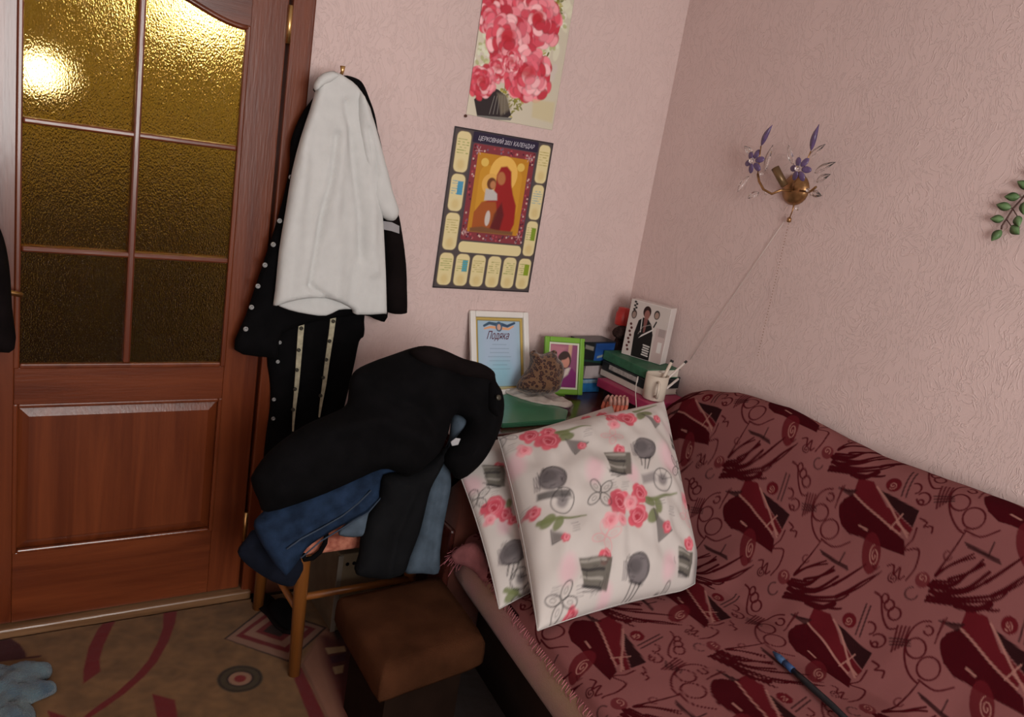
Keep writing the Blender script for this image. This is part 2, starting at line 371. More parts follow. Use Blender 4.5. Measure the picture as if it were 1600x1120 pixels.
# the door leaf
door = empty('door_1', (DX0, 0, 0)); tag(door, kind='structure'); Dinv = Matrix.Translation((-DX0, 0, 0))
YF, YB = -.012, .028
GX0, GX1, GZ0 = -2.088, -1.573, .803
PZ0, PZ1 = .248, .688
def dpart(o): o.matrix_parent_inverse = Dinv; return o
LX, RX = DX0+.004, DX1-.006
dpart(box('stile', (LX, YF, .028), (GX0-.012, YB, DTOP-.004), M_DOORV, door, .003))
dpart(box('stile', (GX1+.012, YF, .028), (RX, YB, DTOP-.004), M_DOORV, door, .003))
dpart(box('rail', (GX0-.012, YF, .028), (GX1+.012, YB, PZ0), M_DOORH, door, .002))
dpart(box('rail', (GX0-.012, YF, PZ1), (GX1+.012, YB, GZ0-.012), M_DOORH, door, .002))
GXM = (GX0+GX1)/2
def arch(x): 
    d = min(abs(x-GXM)/.26, 1); return 1.742+.062*(.5+.5*math.cos(math.pi*d))
# top rail with arched underside
bm = bmesh.new(); n = 24; xs = [GX0-.012+(GX1-GX0+.024)*i/n for i in range(n+1)]
rows = [[bm.verts.new((x, y, z)) for x in xs] for (y, z) in ()]
A = [[bm.verts.new((x, YF, arch(x)+.012)) for x in xs], [bm.verts.new((x, YF, DTOP-.004)) for x in xs], [bm.verts.new((x, YB, DTOP-.004)) for x in xs], [bm.verts.new((x, YB, arch(x)+.012)) for x in xs]]
for r in range(4):
    for i in range(n): bm.faces.new((A[r][i], A[r][i+1], A[(r+1) % 4][i+1], A[(r+1) % 4][i]))
bmesh.ops.recalc_face_normals(bm, faces=bm.faces)
dpart(bobj('rail', bm, M_DOORH, door))
# raised panel
o_, i_ = .0, .034
pv = []; rects = [(0, YF+.016), (.004, YF+.016), (.036, YF+.003), (.040, YF+.003)]
for ins, y in rects:
    a, b, c, d = GX0-.012+ins, GX1+.012-ins, PZ0+ins, PZ1-ins
    pv += [(a, y, c), (b, y, c), (b, y, d), (a, y, d)]
pf = []
for k in range(3):
    for j in range(4): pf.append((4*k+j, 4*k+(j+1) % 4, 4*k+4+(j+1) % 4, 4*k+4+j))
pf.append((12, 13, 14, 15)); dpart(obj('panel', pv, pf, M_DOORV, door))
# moulding around panel and glass
def mould(x0, x1, z0, z1, y, m_, wd=.012):
    for lo_, hi_ in [((x0, y, z0), (x0+wd, y+.014, z1)), ((x1-wd, y, z0), (x1, y+.014, z1)), ((x0+wd, y, z0), (x1-wd, y+.014, z0+wd)), ((x0+wd, y, z1-wd), (x1-wd, y+.014, z1))]:
        dpart(box('moulding', lo_, hi_, m_, door, .004))
mould(GX0-.014, GX1+.014, PZ0-.002, PZ1+.002, YF-.004, M_DOORV)
for lo_, hi_ in [((GX0-.014, YF-.005, GZ0-.014), (GX0, YF+.012, 1.755)), ((GX1, YF-.005, GZ0-.014), (GX1+.014, YF+.012, 1.755)), ((GX0, YF-.005, GZ0-.014), (GX1, YF+.012, GZ0))]:
    dpart(box('moulding', lo_, hi_, M_DOORV, door, .004))
dpart(tube('moulding', [(x, YF+.002, arch(x)+.006) for x in np.linspace(GX0-.006, GX1+.006, 30)], .008, M_DOORH, door))
ZB = [GZ0, 1.109, 1.428]
dpart(box('glazing_bar', (GXM-.009, YF-.006, GZ0), (GXM+.009, YB-.006, 1.805), M_DOORV, door, .005))
for z in ZB[1:]: dpart(box('glazing_bar', (GX0, YF-.004, z-.008), (GX1, YB-.008, z+.008), M_DOORH, door, .005))
# textured amber glass
gm, nt, p = new_mat('rippled_amber_glass'); L = nt.links.new
p.inputs['Base Color'].default_value = (.86, .66, .27, 1); p.inputs['Transmission Weight'].default_value = 1; p.inputs['Roughness'].default_value = .06; p.inputs['IOR'].default_value = 1.25
tc = N(nt, 'ShaderNodeTexCoord'); mp = N(nt, 'ShaderNodeMapping'); mp.inputs['Scale'].default_value = (1, 1, .55); L(tc.outputs['Object'], mp.inputs['Vector'])
n1 = N(nt, 'ShaderNodeTexNoise'); n1.inputs['Scale'].default_value = 300; n1.inputs['Detail'].default_value = 2; L(mp.outputs[0], n1.inputs['Vector'])
b = N(nt, 'ShaderNodeBump'); b.inputs['Strength'].default_value = 1; b.inputs['Distance'].default_value = .0075; L(n1.outputs['Fac'], b.inputs['Height']); L(b.outputs[0], p.inputs['Normal'])
tops = [1.109, 1.428, None]
for c in range(2):
    x0, x1 = (GX0-.006, GXM) if c == 0 else (GXM, GX1+.006)
    for r in range(3):
        z0 = ZB[r]-(.006 if r == 0 else 0)
        if tops[r]: dpart(box('pane', (x0+.001, .004, z0+.001), (x1-.001, .008, tops[r]-.001), gm, door))
        else:
            xs = np.linspace(x0+.001, x1-.001, 12); V = [(xs[0], .004, z0+.001), (xs[-1], .004, z0+.001)]+[(x, .004, arch(x)+.01) for x in xs[::-1]]
            nn = len(V); V2 = [(a, .008, z) for a, _, z in V]
            dpart(obj('pane', V+V2, [tuple(range(nn)), tuple(range(2*nn-1, nn-1, -1))]+[(i, nn+i, nn+(i+1) % nn, (i+1) % nn) for i in range(nn)], gm, door))
# brass lever handle
h0 = hit((27, 457), 1, -.05)
bm = bmesh.new()
add_box(bm, (LX+.03, YF-.006, h0[2]-.11), (LX+.07, YF, h0[2]+.09), .003)
add_tube(bm, [(LX+.05, YF, h0[2]+.005), (LX+.05, -.05, h0[2]+.005), (LX+.07, -.056, h0[2]+.006), (h0[0]-.03, -.056, h0[2]+.004), (h0[0]+.012, -.054, h0[2]-.006)], [.009, .009, .009, .0075, .006], 10)
hd = dpart(bobj('handle', bm, M_BRASS, door, True)); hd['label'] = 'brass lever handle'
for z in (.25, 1.78): dpart(tube('hinge', [(RX+.003, YF-.006, z-.05), (RX+.003, YF-.006, z+.05)], .007, M_BRASS, door, 10))

# hall: pendant lamp and a dark wardrobe seen dimly through the glass
M_LAMP = mat('lit_hall_globe', (1, .9, .6, 1), .5, emit=(1, .93, .66, 1), estr=36)
hl = empty('pendant_lamp', tuple(hit((322, -8), 1, .42)[:2])+(ZC,)); tag(hl, 'lit globe lamp in the hall glowing through the upper door glass', 'lamp')
LZ = float(hit((322, -8), 1, .42)[2])-ZC
lathe('lamp_shade', [(0, LZ-.1), (.05, LZ-.09), (.085, LZ-.055), (.1, LZ), (.085, LZ+.055), (.05, LZ+.09), (.03, LZ+.1)], M_LAMP, hl)
tube('cord', [(0, 0, LZ+.1), (0, 0, 0)], .004, M_BASE, hl)
wr_ = empty('wardrobe', (-1.75, 1.35, 0)); tag(wr_, 'dark wooden hall cabinet dimly seen through the lower glass', 'cabinet')
box('body', (-.6, -.22, -.012), (.6, .24, 1.25), M_DARKW, wr_, .006)
for a in (-.59, .005): box('cabinet_door', (a, -.24, .04), (a+.585, -.221, 1.22), M_DARKW, wr_, .004)
# a second lit lamp on the far hall wall, the white spot in the upper left pane
M_GLOBE = mat('lit_opal_globe', (1, 1, 1, 1), .5, emit=(1, .97, .88, 1), estr=9)
gp = hit((62, 112), 1, .13)
wl = empty('pendant_lamp', (gp[0], gp[1], ZC)); tag(wl, 'small lit opal globe glowing white through the upper left door glass', 'lamp'); gz = gp[2]-ZC
lathe('lamp_shade', [(0, gz-.046), (.027, gz-.038), (.042, gz-.016), (.046, gz), (.042, gz+.016), (.027, gz+.038), (.012, gz+.045)], M_GLOBE, wl)
tube('cord', [(0, 0, gz+.045), (0, 0, 0)], .003, M_BASE, wl)

# ------------------------------------------------------------------ carpet
K = 1.5
BEIGE, MAR, DKM, TAN, DKB, OLV = (lin(c, K) for c in ((88, 63, 38), (80, 14, 16), (44, 4, 7), (108, 72, 56), (27, 12, 7), (48, 38, 22)))
cv = Canvas(-2.7, -.6, -1.6, -.045, .0042, BEIGE)
def fpx(l): return [tuple(hit((x/2.857, 840+y/2.857), 2, 0)[:2]) for x, y in l]
V_ = np.array([[noise.noise(Vector((x*16, y*16, 0)))+.6*noise.noise(Vector((x*45, y*45, 4))) for x in cv.xs] for y in cv.ys])
cv.a *= (1+.34*V_)[..., None]
# border bars right of the field, with dark brown fill beyond them
cv.poly(fpx([(1345, 565), (1450, 410), (3600, 100), (3600, 4000), (2300, 4000), (1460, 800)]), DKB)
cv.poly(fpx([(1345, 560), (1440, 400), (1480, 420), (1540, 560), (1600, 800), (1640, 1000), (1540, 1000), (1455, 800)]), TAN, soft=.02)
cv.poly(fpx([(1430, 440), (1470, 430), (1560, 600), (1620, 800), (1700, 1000), (1600, 1000), (1520, 760), (1450, 560)]), lin((64, 14, 12), K), .9, soft=.03)
cv.poly(fpx([(1448, 440), (1560, 460), (1640, 700), (1700, 900), (1580, 800), (1500, 600)]), lin((48, 8, 8), K), .8, soft=.03)
cv.poly(fpx([(1300, 595), (1345, 575), (1452, 800), (1540, 1000), (1460, 1000), (1380, 800)]), MAR)
for pl in ([(1450, 490), (1538, 482), (1545, 505), (1465, 518)], [(1484, 576), (1535, 566), (1530, 600), (1496, 608)]): cv.poly(fpx(pl), lin((120, 98, 70), K))
cv.poly(fpx([(1470, 528), (1545, 514), (1540, 548), (1482, 560)]), lin((40, 6, 20), K))
# nested diamond
for pl, c in (([(1000, 450), (1185, 305), (1460, 400), (1290, 553)], DKB), ([(1010, 450), (1187, 313), (1445, 402), (1288, 545)], lin((104, 76, 62), K)), ([(1052, 438), (1190, 335), (1410, 405), (1285, 512)], MAR), ([(1088, 430), (1196, 350), (1375, 405), (1272, 488)], lin((108, 78, 64), K)), ([(1140, 420), (1205, 368), (1330, 405), (1258, 460)], MAR), ([(1175, 417), (1212, 385), (1290, 407), (1250, 440)], DKB)):
    cv.poly(fpx(pl), c)
# ribbons and medallions
ribA = [(485, 350), (530, 340), (490, 420), (462, 480), (445, 540), (448, 595), (372, 650), (372, 590), (395, 490), (435, 410)]
ribB = [(730, 312), (795, 298), (782, 380), (752, 462), (702, 552), (640, 622), (560, 692), (470, 755), (385, 812), (355, 812), (440, 745), (520, 690), (600, 618), (660, 548), (702, 470), (728, 400)]
for pl in (ribA, ribB, [(680, 695), (780, 722), (805, 860), (720, 900)], [(210, 770), (290, 795), (420, 860), (240, 860)]): cv.poly(fpx(pl), MAR)
cv.poly(fpx([(-300, 500), (-120, 455), (0, 445), (50, 450), (90, 475), (115, 512), (118, 532), (185, 523), (180, 532), (0, 552), (-300, 585)]), DKM)
bc = fpx([(1072, 627)])[0]; rx = abs(fpx([(1177, 622)])[0][0]-bc[0])
for k, c in ((1.0, OLV), (.93, DKB), (.85, OLV), (.6, DKB), (.5, lin((112, 82, 64), K)), (.26, lin((92, 22, 22), K))): cv.ell(bc, rx*k*1.02, rx*k*.98, c)
cv.ell((-2.45, -.75), .16, .16, MAR, w_=.03); cv.ell((-1.75, -1.0), .2, .12, MAR, w_=.03)
Vc = np.dstack([cv.X, cv.Y, -.001+.0012*V_])
M_CARPET = attr_mat('carpet_pile', .95, .1, bump=.6, bscale=700, bdist=.003, sheen=.1)
tag(grid_obj('carpet', Vc, cv.a, M_CARPET, solid=.008), 'beige patterned carpet with maroon ribbons and round medallions on the floor', 'carpet')

# pale blue fluffy cloth on the carpet
mb = mat('pale_blue_plush', (.10, .155, .175, 1), .95, .1, col2=(.045, .07, .105, 1), vscale=18, bump=1, bscale=260, bdist=.006, sheen=.3)
def c2(l): return [(x/7, 960+y/7) for x, y in l]
bl = empty('plush_slipper_cover')
bpl = c2([(-260, 640), (-120, 590), (0, 590), (120, 600), (200, 565), (340, 548), (480, 560), (560, 580), (575, 625), (540, 690), (470, 740), (480, 770), (600, 775), (625, 815), (600, 860), (500, 910), (390, 955), (330, 1000), (380, 1050), (395, 1140), (330, 1260), (60, 1340), (-200, 1250)])
bpz = .06
bpl3 = bpl
bpy.data.objects.remove(bl)
blue = cloth('plush_throw', bpl3, (0, 0, .003), (0, -.001, 1), mb, front=.035, back=.0005, edge=.05, step=.009, wr=.018, wscale=22, smoothn=3)
tag(blue, 'pale blue fluffy throw with scalloped edge lying on the carpet', 'throw')

# ------------------------------------------------------------------ prints on the wall
M_PRINT = attr_mat('glossy_print', .38, .45)
def wall_canvas(pxs, res, col, y=-.004):
    q = np.array([hit(p_, 1, 0) for p_ in pxs]); return Canvas(q[:, 0].min(), q[:, 0].max(), q[:, 2].min(), q[:, 2].max(), res, col)
def wp(l, y=0): return [tuple(hit(p_, 1, y)[[0, 2]]) for p_ in l]
def wsize(px): return px/412.0
# flower poster
KP = 1.2
pc = Canvas(-.857, -.512, 1.632, 2.13, .0016, lin((196, 190, 170), KP))
def pp(l): return wp(l)
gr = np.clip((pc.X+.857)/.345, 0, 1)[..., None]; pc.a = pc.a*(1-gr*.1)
for _ in range(60):
    a = (random.uniform(-.86, -.51), random.uniform(1.75, 2.13)); pc.ell(a, random.uniform(.01, .03), random.uniform(.008, .02), lin(random.choice([(205, 205, 180), (178, 178, 140), (150, 155, 100), (190, 180, 175)]), KP), random.uniform(0, 3), .6, soft=.006)
for (x, y, r) in ((757, 75, 22), (850, 80, 20), (872, 30, 20), (755, 105, 16)):
    c = pp([(x, y)])[0]
    for _ in range(26): pc.ell((c[0]+random.gauss(0, 1)*r/900, c[1]+random.gauss(0, 1)*r/800), .009, .006, lin(random.choice([(205, 210, 185), (190, 195, 150), (160, 165, 110), (215, 210, 200)]), KP), random.uniform(0, 3), .8, soft=.004)
for (x, y, r) in ((800, 160, 14), (812, 150, 12), (790, 145, 14), (850, 92, 10), (870, 5, 12)):
    c = pp([(x, y)])[0]
    for _ in range(24): pc.ell((c[0]+random.gauss(0, 1)*r/900, c[1]+random.gauss(0, 1)*r/700), .008, .003, lin(random.choice([(120, 120, 40), (90, 92, 25), (160, 150, 60)]), KP), random.uniform(0, 3), .85)
pc.poly(pp([(740, 155), (765, 135), (778, 140), (790, 150), (798, 180), (790, 186), (745, 182)]), lin((40, 34, 36), KP)); pc.poly(pp([(745, 180), (800, 184), (797, 188), (745, 186)]), lin((110, 110, 105), KP))
for k in range(5): pc.line(pp([(772+k*4, 150), (764+k*6, 178)]), .002, lin((150, 148, 140), KP), .7)
pc.poly(pp([(776, 145), (792, 148), (798, 170), (782, 180)]), lin((120, 112, 95), KP), .7, soft=.01)
def peony(x, y, r, k=1.0):
    c = np.array(pp([(x, y)])[0]); R = r/400.0
    pal = [(206, 78, 94), (186, 50, 66), (224, 128, 140), (214, 100, 116), (236, 180, 184), (228, 150, 158), (196, 60, 78)]
    pc.ell(c, R, R*.95, lin(pal[1], KP))
    for ring, cnt in ((.9, 16), (.74, 14), (.56, 12), (.36, 9), (.15, 5)):
        for i in range(cnt):
            a = 2*math.pi*i/cnt+random.uniform(-.3, .3); q = c+np.array([math.cos(a), math.sin(a)])*R*ring*random.uniform(.85, 1.1)
            cc = lin(random.choice(pal), KP); pc.ell(q, R*.27, R*.2, cc*.66, a+1.57+random.uniform(-.5, .5), .85, soft=.005); pc.ell(q+np.array([math.cos(a), math.sin(a)])*R*.06, R*.22, R*.14, cc*random.uniform(.9, 1.1), a+1.57+random.uniform(-.4, .4), .9, soft=.006)
    pc.ell(c+np.array([-.1, .12])*R, R*.3, R*.22, lin((176, 28, 40), KP), .3, .75, soft=.016)
for a in ((775, 8, 28), (820, 2, 26), (842, 32, 34), (768, 30, 20), (795, 62, 36), (778, 108, 16), (752, 128, 20), (826, 118, 34), (800, 98, 14)): peony(*a)
pc.poly(pp([(832, 155), (866, 160), (862, 192), (830, 183)]), lin((188, 178, 140), KP), .8, soft=.008)
Vp = np.dstack([pc.X, np.full(pc.X.shape, -.0035)+.0015*np.sin(pc.Y*9), pc.Y])
po = empty('flower_poster', (-.685, 0, 1.63)); tag(po, 'poster of pink peonies in a vase pinned above the calendar', 'poster')
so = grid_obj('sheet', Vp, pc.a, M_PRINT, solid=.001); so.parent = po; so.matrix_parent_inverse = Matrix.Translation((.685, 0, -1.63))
q = hit((727, 181), 1, -.004); pin = lathe('pin', [(.001, -.004), (.005, 0), (.004, .004), (0, .005)], M_BASE, po, Matrix.Translation((q[0]+.685, -.006, q[2]-1.63)) @ Matrix.Rotation(math.pi/2, 4, 'X'), 10)

# church calendar (the picture on it is only a plain stand-in)
KC = 1.2
ca = Canvas(-.893, -.4985, 1.0585, 1.590, .0016, lin((38, 33, 38), KC))
# the sheet hangs straight: draw in its own fractions of width and height
cw, chh = .3945, .5315
def cp(u, v): return (-.893+u*cw, 1.590-v*chh)
def rrect(u0, v0, u1, v1, r, col, al=1.0):
    a, b = cp(u0, v0), cp(u1, v1); x0, x1, y0, y1 = a[0], b[0], b[1], a[1]; P = []
    for cx, cy, s in ((x1-r, y1-r, 0), (x0+r, y1-r, 1), (x0+r, y0+r, 2), (x1-r, y0+r, 3)):
        for k in range(6): P.append((cx+r*math.cos((s+k/5)*math.pi/2), cy+r*math.sin((s+k/5)*math.pi/2)))
    ca.poly(P, col, al)
rrect(.01, .008, .99, .992, .004, lin((72, 66, 66), KC))
rrect(.185, .01, .845, .68, .004, lin((66, 58, 66), KC)); rrect(.185, .01, .845, .075, .004, lin((34, 28, 52), KC))
rrect(.2, .08, .83, .68, .006, lin((120, 48, 56), KC)); rrect(.255, .13, .775, .625, .006, lin((176, 122, 32), KC))
rrect(.3, .2, .73, .52, .03, lin((196, 146, 46), KC), .5)
for i in range(130):
    s = random.random(); e = random.randrange(4); u, v = [(.2+.63*s, .105+random.uniform(-.018, .018)), (.2+.63*s, .652+random.uniform(-.018, .018)), (.228+random.uniform(-.018, .018), .1+.56*s), (.802+random.uniform(-.018, .018), .1+.56*s)][e]
    ca.ell(cp(u, v), .0035, .0035, lin(random.choice([(196, 170, 160), (60, 20, 40), (170, 70, 80), (110, 90, 110)]), KC), 0, .85)
for u, v in ((.26, .12), (.77, .12), (.24, .63), (.79, .63)):
    for k in range(6): ca.line([cp(u, v), cp(u+.035*math.cos(k), v+.026*math.sin(k))], .002, lin((190, 160, 160), KC), .8)
for u, v in ((.335, .185), (.7, .185)): ca.ell(cp(u, v), .015, .014, lin((206, 172, 84), KC))
ca.ell(cp(.535, .245), .056, .062, lin((214, 170, 84), KC)); ca.ell(cp(.425, .315), .036, .036, lin((206, 160, 80), KC))
rb = lin((138, 26, 26), KC)
ca.poly([cp(u, v) for u, v in ((.47, .25), (.5, .2), (.56, .19), (.61, .22), (.63, .3), (.66, .36), (.71, .43), (.72, .55), (.69, .61), (.45, .61), (.3, .6), (.3, .5), (.36, .44), (.45, .4), (.47, .33))], rb, 1, .006)
ca.poly([cp(u, v) for u, v in ((.3, .6), (.3, .5), (.36, .43), (.5, .42), (.53, .5), (.47, .6))], lin((150, 78, 34), KC), 1, .006)
ca.poly([cp(u, v) for u, v in ((.56, .42), (.6, .5), (.58, .6), (.48, .6), (.5, .5))], lin((70, 22, 26), KC), .8, .008)
ca.poly([cp(u, v) for u, v in ((.38, .345), (.45, .345), (.5, .37), (.51, .41), (.38, .42))], lin((176, 172, 168), KC), 1, .005)
ca.ell(cp(.43, .31), .018, .02, lin((96, 54, 30), KC), 0, 1, soft=.004); ca.ell(cp(.52, .27), .016, .022, lin((168, 110, 66), KC), .2, .9, soft=.006); ca.ell(cp(.445, .316), .011, .013, lin((176, 120, 80), KC), 0, .9, soft=.005)
ca.ell(cp(.44, .53), .01, .026, lin((190, 186, 180), KC), 0, .9, soft=.005)
ca.poly([cp(u, v) for u, v in ((.28, .6), (.4, .585), (.55, .6), (.72, .6), (.72, .625), (.28, .625))], lin((112, 74, 46), KC), 1, .006)
pill = lin((206, 194, 146), KC); gcol = [(122, 138, 52), (60, 140, 170), (150, 140, 60), (130, 130, 60)]
def month(u0, v0, u1, v1, k, strong=None):
    rrect(u0, v0, u1, v1, (u1-u0)*cw*.33, lin((112, 100, 80), KC)); rrect(u0+.006, v0+.004, u1-.006, v1-.004, (u1-u0)*cw*.31, pill)
    if strong: ca.poly([cp(u0+(u1-u0)*.5, v0+(v1-v0)*.2), cp(u0+(u1-u0)*.86, v0+(v1-v0)*.2), cp(u0+(u1-u0)*.86, v0+(v1-v0)*.55), cp(u0+(u1-u0)*.5, v0+(v1-v0)*.55)], lin(strong, KC))
    for r in range(6):
        for c_ in range(5):
            if random.random() < .8:
                u = u0+(u1-u0)*(.2+.15*c_); v = v0+(v1-v0)*(.2+.065*r); ca.line([cp(u-.008, v), cp(u+.008, v)], .0028, lin(gcol[k], KC), random.uniform(.35, .9))
    ca.ell(cp((u0+u1)/2, v0+(v1-v0)*.8), .014, .016, lin((196, 176, 120), KC), 0, .8, soft=.012)
for i, (v0, v1, k, st) in enumerate(((.018, .27, 0, None), (.275, .51, 1, (70, 140, 172)), (.515, .755, 2, None))): month(.03, v0, .175, v1, k, st)
for i, (v0, v1, k, st) in enumerate(((.018, .27, 2, None), (.275, .51, 1, None), (.515, .755, 0, (112, 140, 34)))): month(.855, v0, .985, v1, k, st)
rrect(.195, .69, .84, .76, .016, pill)
for i, st in enumerate((None, (70, 150, 170), None, None, None, (122, 146, 30))): month(.025+.162*i, .768, .17+.162*i, .982, (0, 0, 2, 3, 0, 0)[i], st)
cal = empty('wall_calendar', (-.696, 0, 1.0585)); tag(cal, 'church calendar with a red and gold picture amid cream month panels', 'calendar')
Vk = np.dstack([ca.X, np.full(ca.X.shape, -.004)+.001*np.sin(ca.X*14), ca.Y]); so = grid_obj('sheet', Vk, ca.a, M_PRINT, solid=.001, parent=cal); so.matrix_parent_inverse = Matrix.Translation((.696, 0, -1.0585))
M_INK = mat('pale_ink', (.6, .58, .66, 1), .5, var=.02)
a = cp(.515, .047); text('ЦЕРКОВНИЙ 2021 КАЛЕНДАР', .02, frame((a[0]+.696, -.0062, a[1]-1.0585), (1, 0, 0), (0, 0, 1)), M_INK, cal, shear=.25, width=.225)

# ------------------------------------------------------------------ hanging clothes
hk = empty('coat_hook', tuple(hit((514, 122), 1, 0))); tag(hk, 'small brass coat hook on the pink wall holding the clothes', 'hook')
lathe('rosette', [(.018, 0), (.018, .004), (.008, .01)], M_BRASS, hk, Matrix.Rotation(math.pi/2, 4, 'X'), 16)
tube('peg', [(0, -.006, 0), (0, -.05, -.004), (0, -.085, .002), (0, -.1, .02), (0, -.098, .034)], [.006, .005, .005, .005, .008], M_BRASS, hk)
YW = (0, -1, 0)
# track trousers at the back
tr = empty('track_trousers', tuple(hit((480, 560), 1, -.03))); tag(tr, 'black track trousers with pale snap strips hanging below the jacket', 'trousers')
def under(o, par): o.parent = par; o.matrix_parent_inverse = Matrix.Translation(-par.location); return o
under(cloth('trouser_legs', [(440, 430), (560, 430), (568, 500), (567, 524), (560, 532), (552, 570), (543, 610), (533, 655), (520, 760), (440, 775), (412, 760), (413, 700), (421, 640), (422, 600), (417, 555), (425, 500)], (0, -.028, 0), YW, M_BLACK, front=.03, back=.02, edge=.03, wr=.006, folds=[([(520, 540), (500, 660)], .012, -.012), ([(470, 520), (452, 690)], .012, -.01)], stretch=(1.6, .5, 1)), tr)
M_STRIP = mat('pale_olive_tape', (.36, .33, .23, 1), .8, var=.25, vscale=60)
M_SNAP = mat('steel_snap', (.30, .30, .295, 1), .55, metal=.6); M_SNAPD = mat('dark_snap', (.06, .055, .04, 1), .4, metal=.5)
def strip(name, pl, y, m_, par):
    V = []
    for (x, yy, wd) in pl:
        V += [hit((x-wd/2, yy), 1, y), hit((x+wd/2, yy), 1, y)]
    V = np.array(V); n = len(V); V2 = V+np.array([0, .004, 0]); f = []
    for i in range(0, n-2, 2):
        f += [(i, i+1, i+3, i+2), (n+i+2, n+i+3, n+i+1, n+i), (i, i+2, n+i+2, n+i), (i+3, i+1, n+i+1, n+i+3)]
    return under(obj(name, np.vstack([V, V2]), f, m_), par)
strip('strip', [(474, 480, 8), (470, 520, 9), (467, 560, 8), (464, 600, 7), (460, 640, 4.5), (458, 674, 2)], -.066, M_STRIP, tr)
strip('strip', [(523, 478, 9), (518, 520, 8), (512, 560, 7), (507, 600, 6), (502, 630, 4), (499, 652, 2)], -.066, M_STRIP, tr)
def snap(x, y, d, par, m_, r=.0075):
    q = hit((x, y), 1, d)-np.array(par.location); M = Matrix.Translation(q) @ Matrix.Rotation(math.pi/2, 4, 'X')
    lathe('snap', [(r*.45, -.001), (r*.5, .0015), (r*.72, .0025), (r*.97, .0015), (r, -.002)], m_, par, M, 14)
for x, y in ((471, 513), (467, 547), (464, 578), (461, 608), (458, 640)): snap(x, y, -.0695, tr, M_SNAPD, .006)
for x, y in ((521, 502), (515, 533), (510, 562), (505, 590), (501, 618)): snap(x, y, -.0695, tr, M_SNAPD, .006)
for x, y in ((437, 535), (434, 565), (428, 624), (427, 654)): snap(x, y, -.062, tr, M_SNAP, .0062)
# black jacket
jk = empty('black_jacket', tuple(hit((536, 122), 1, -.05))); tag(jk, 'long black jacket with steel snaps hanging behind the white shirt', 'jacket')
under(cloth('jacket_body', [(512, 132), (535, 118), (556, 122), (566, 130), (575, 152), (584, 178), (590, 215), (600, 300), (606, 400), (604, 494), (590, 500), (566, 492), (500, 500), (440, 520), (436, 556), (418, 558), (366, 546), (384, 492), (404, 432), (424, 372), (440, 318), (452, 262), (454, 222), (468, 184), (490, 152)], (0, -.062, 0), YW, M_BLACK, front=.035, back=.022, edge=.035, wr=.006, stretch=(1.8, .4, 1)), jk)
under(cloth('sleeve', [(584, 190), (606, 280), (617, 320), (624, 350), (632, 410), (634, 478), (630, 489), (606, 488), (598, 470), (597, 400), (594, 330), (585, 260)], (0, -.066, 0), YW, M_BLACK2, front=.04, back=.02, edge=.03, wr=.006), jk)
strip('sleeve_band', [(596, 352, 0.5), (604, 354, 14), (613, 356, 14), (623, 357, 1)], -.1, M_STRIP, jk) if False else None
bq = [hit(p_, 1, -.112) for p_ in ((597, 345), (612, 347), (624, 353), (624, 365), (612, 361), (597, 358))]
bq2 = [hit(p_, 1, -.09) for p_ in ((597, 345), (612, 347), (624, 353), (624, 365), (612, 361), (597, 358))]
under(obj('sleeve_band', bq+bq2, [(0, 1, 4, 5), (1, 2, 3, 4), (6, 11, 10, 7), (7, 10, 9, 8), (0, 6, 7, 1), (1, 7, 8, 2), (3, 9, 10, 4), (4, 10, 11, 5)], mat('grey_band', (.30, .29, .30, 1), .8, var=.1)), jk)
for x, y in ((455, 277), (437, 345), (427, 382), (414, 414), (403, 447), (393, 480), (384, 514)): snap(x, y, -.094, jk, M_SNAP)
tube('hanging_loop', [hit(p_, 1, -.06)-np.array(jk.location) for p_ in ((497, 150), (490, 140), (492, 133), (500, 135))], .002, M_BLACK, jk)
# white shirt
sh = empty('white_shirt', tuple(hit((520, 118), 1, -.1))); tag(sh, 'white short-sleeved shirt hanging in front of the black jacket', 'shirt')
under(cloth('shirt_body', [(493, 140), (496, 124), (506, 115), (522, 111), (540, 121), (556, 133), (570, 155), (581, 185), (588, 240), (592, 300), (597, 350), (600, 420), (602, 486), (600, 489), (555, 491), (550, 484), (530, 472), (505, 465), (478, 465), (450, 470), (430, 477), (427, 474), (430, 452), (436, 390), (446, 330), (456, 268), (470, 214), (484, 172)], (0, -.115, 0), YW, M_WHITE, front=.028, back=.012, edge=.012, step=.008, wr=.006, smoothn=2, stretch=(2.2, .35, 1),
     folds=[([(520, 210), (512, 280), (498, 340), (480, 440)], .01, -.014), ([(536, 160), (545, 240), (556, 330), (560, 400)], .012, -.012), ([(530, 200), (520, 330), (522, 470)], .03, .014), ([(575, 220), (572, 300), (580, 420)], .02, .012), ([(470, 250), (455, 360), (447, 460)], .02, .01), ([(480, 445), (520, 470), (545, 482)], .008, -.012)]), sh)
under(cloth('back_hem', [(430, 473), (450, 460), (500, 452), (550, 462), (553, 482), (549, 483), (528, 484), (508, 493), (482, 491), (450, 484)], (0, -.108, 0), YW, M_WHITE, front=.012, back=.008, edge=.008, step=.008, wr=.005, smoothn=2, stretch=(3, .4, 1)), sh)
under(cloth('sleeve', [(560, 140), (576, 170), (590, 215), (604, 268), (612, 300), (621, 325), (619, 338), (611, 345), (598, 340), (584, 320), (572, 290), (563, 240), (556, 180)], (0, -.125, 0), YW, M_WHITE, front=.036, back=.02, edge=.022, step=.008, wr=.006, smoothn=2, folds=[([(570, 200), (582, 270), (580, 292)], .008, -.012), ([(555, 240), (562, 280), (578, 295)], .007, -.01)]), sh)
under(cloth('collar', [(493, 142), (490, 134), (496, 122), (506, 114), (520, 111), (530, 118), (518, 128), (505, 134)], (0, -.13, 0), YW, M_WHITE, front=.02, back=.012, edge=.015, step=.007, wr=.004), sh)

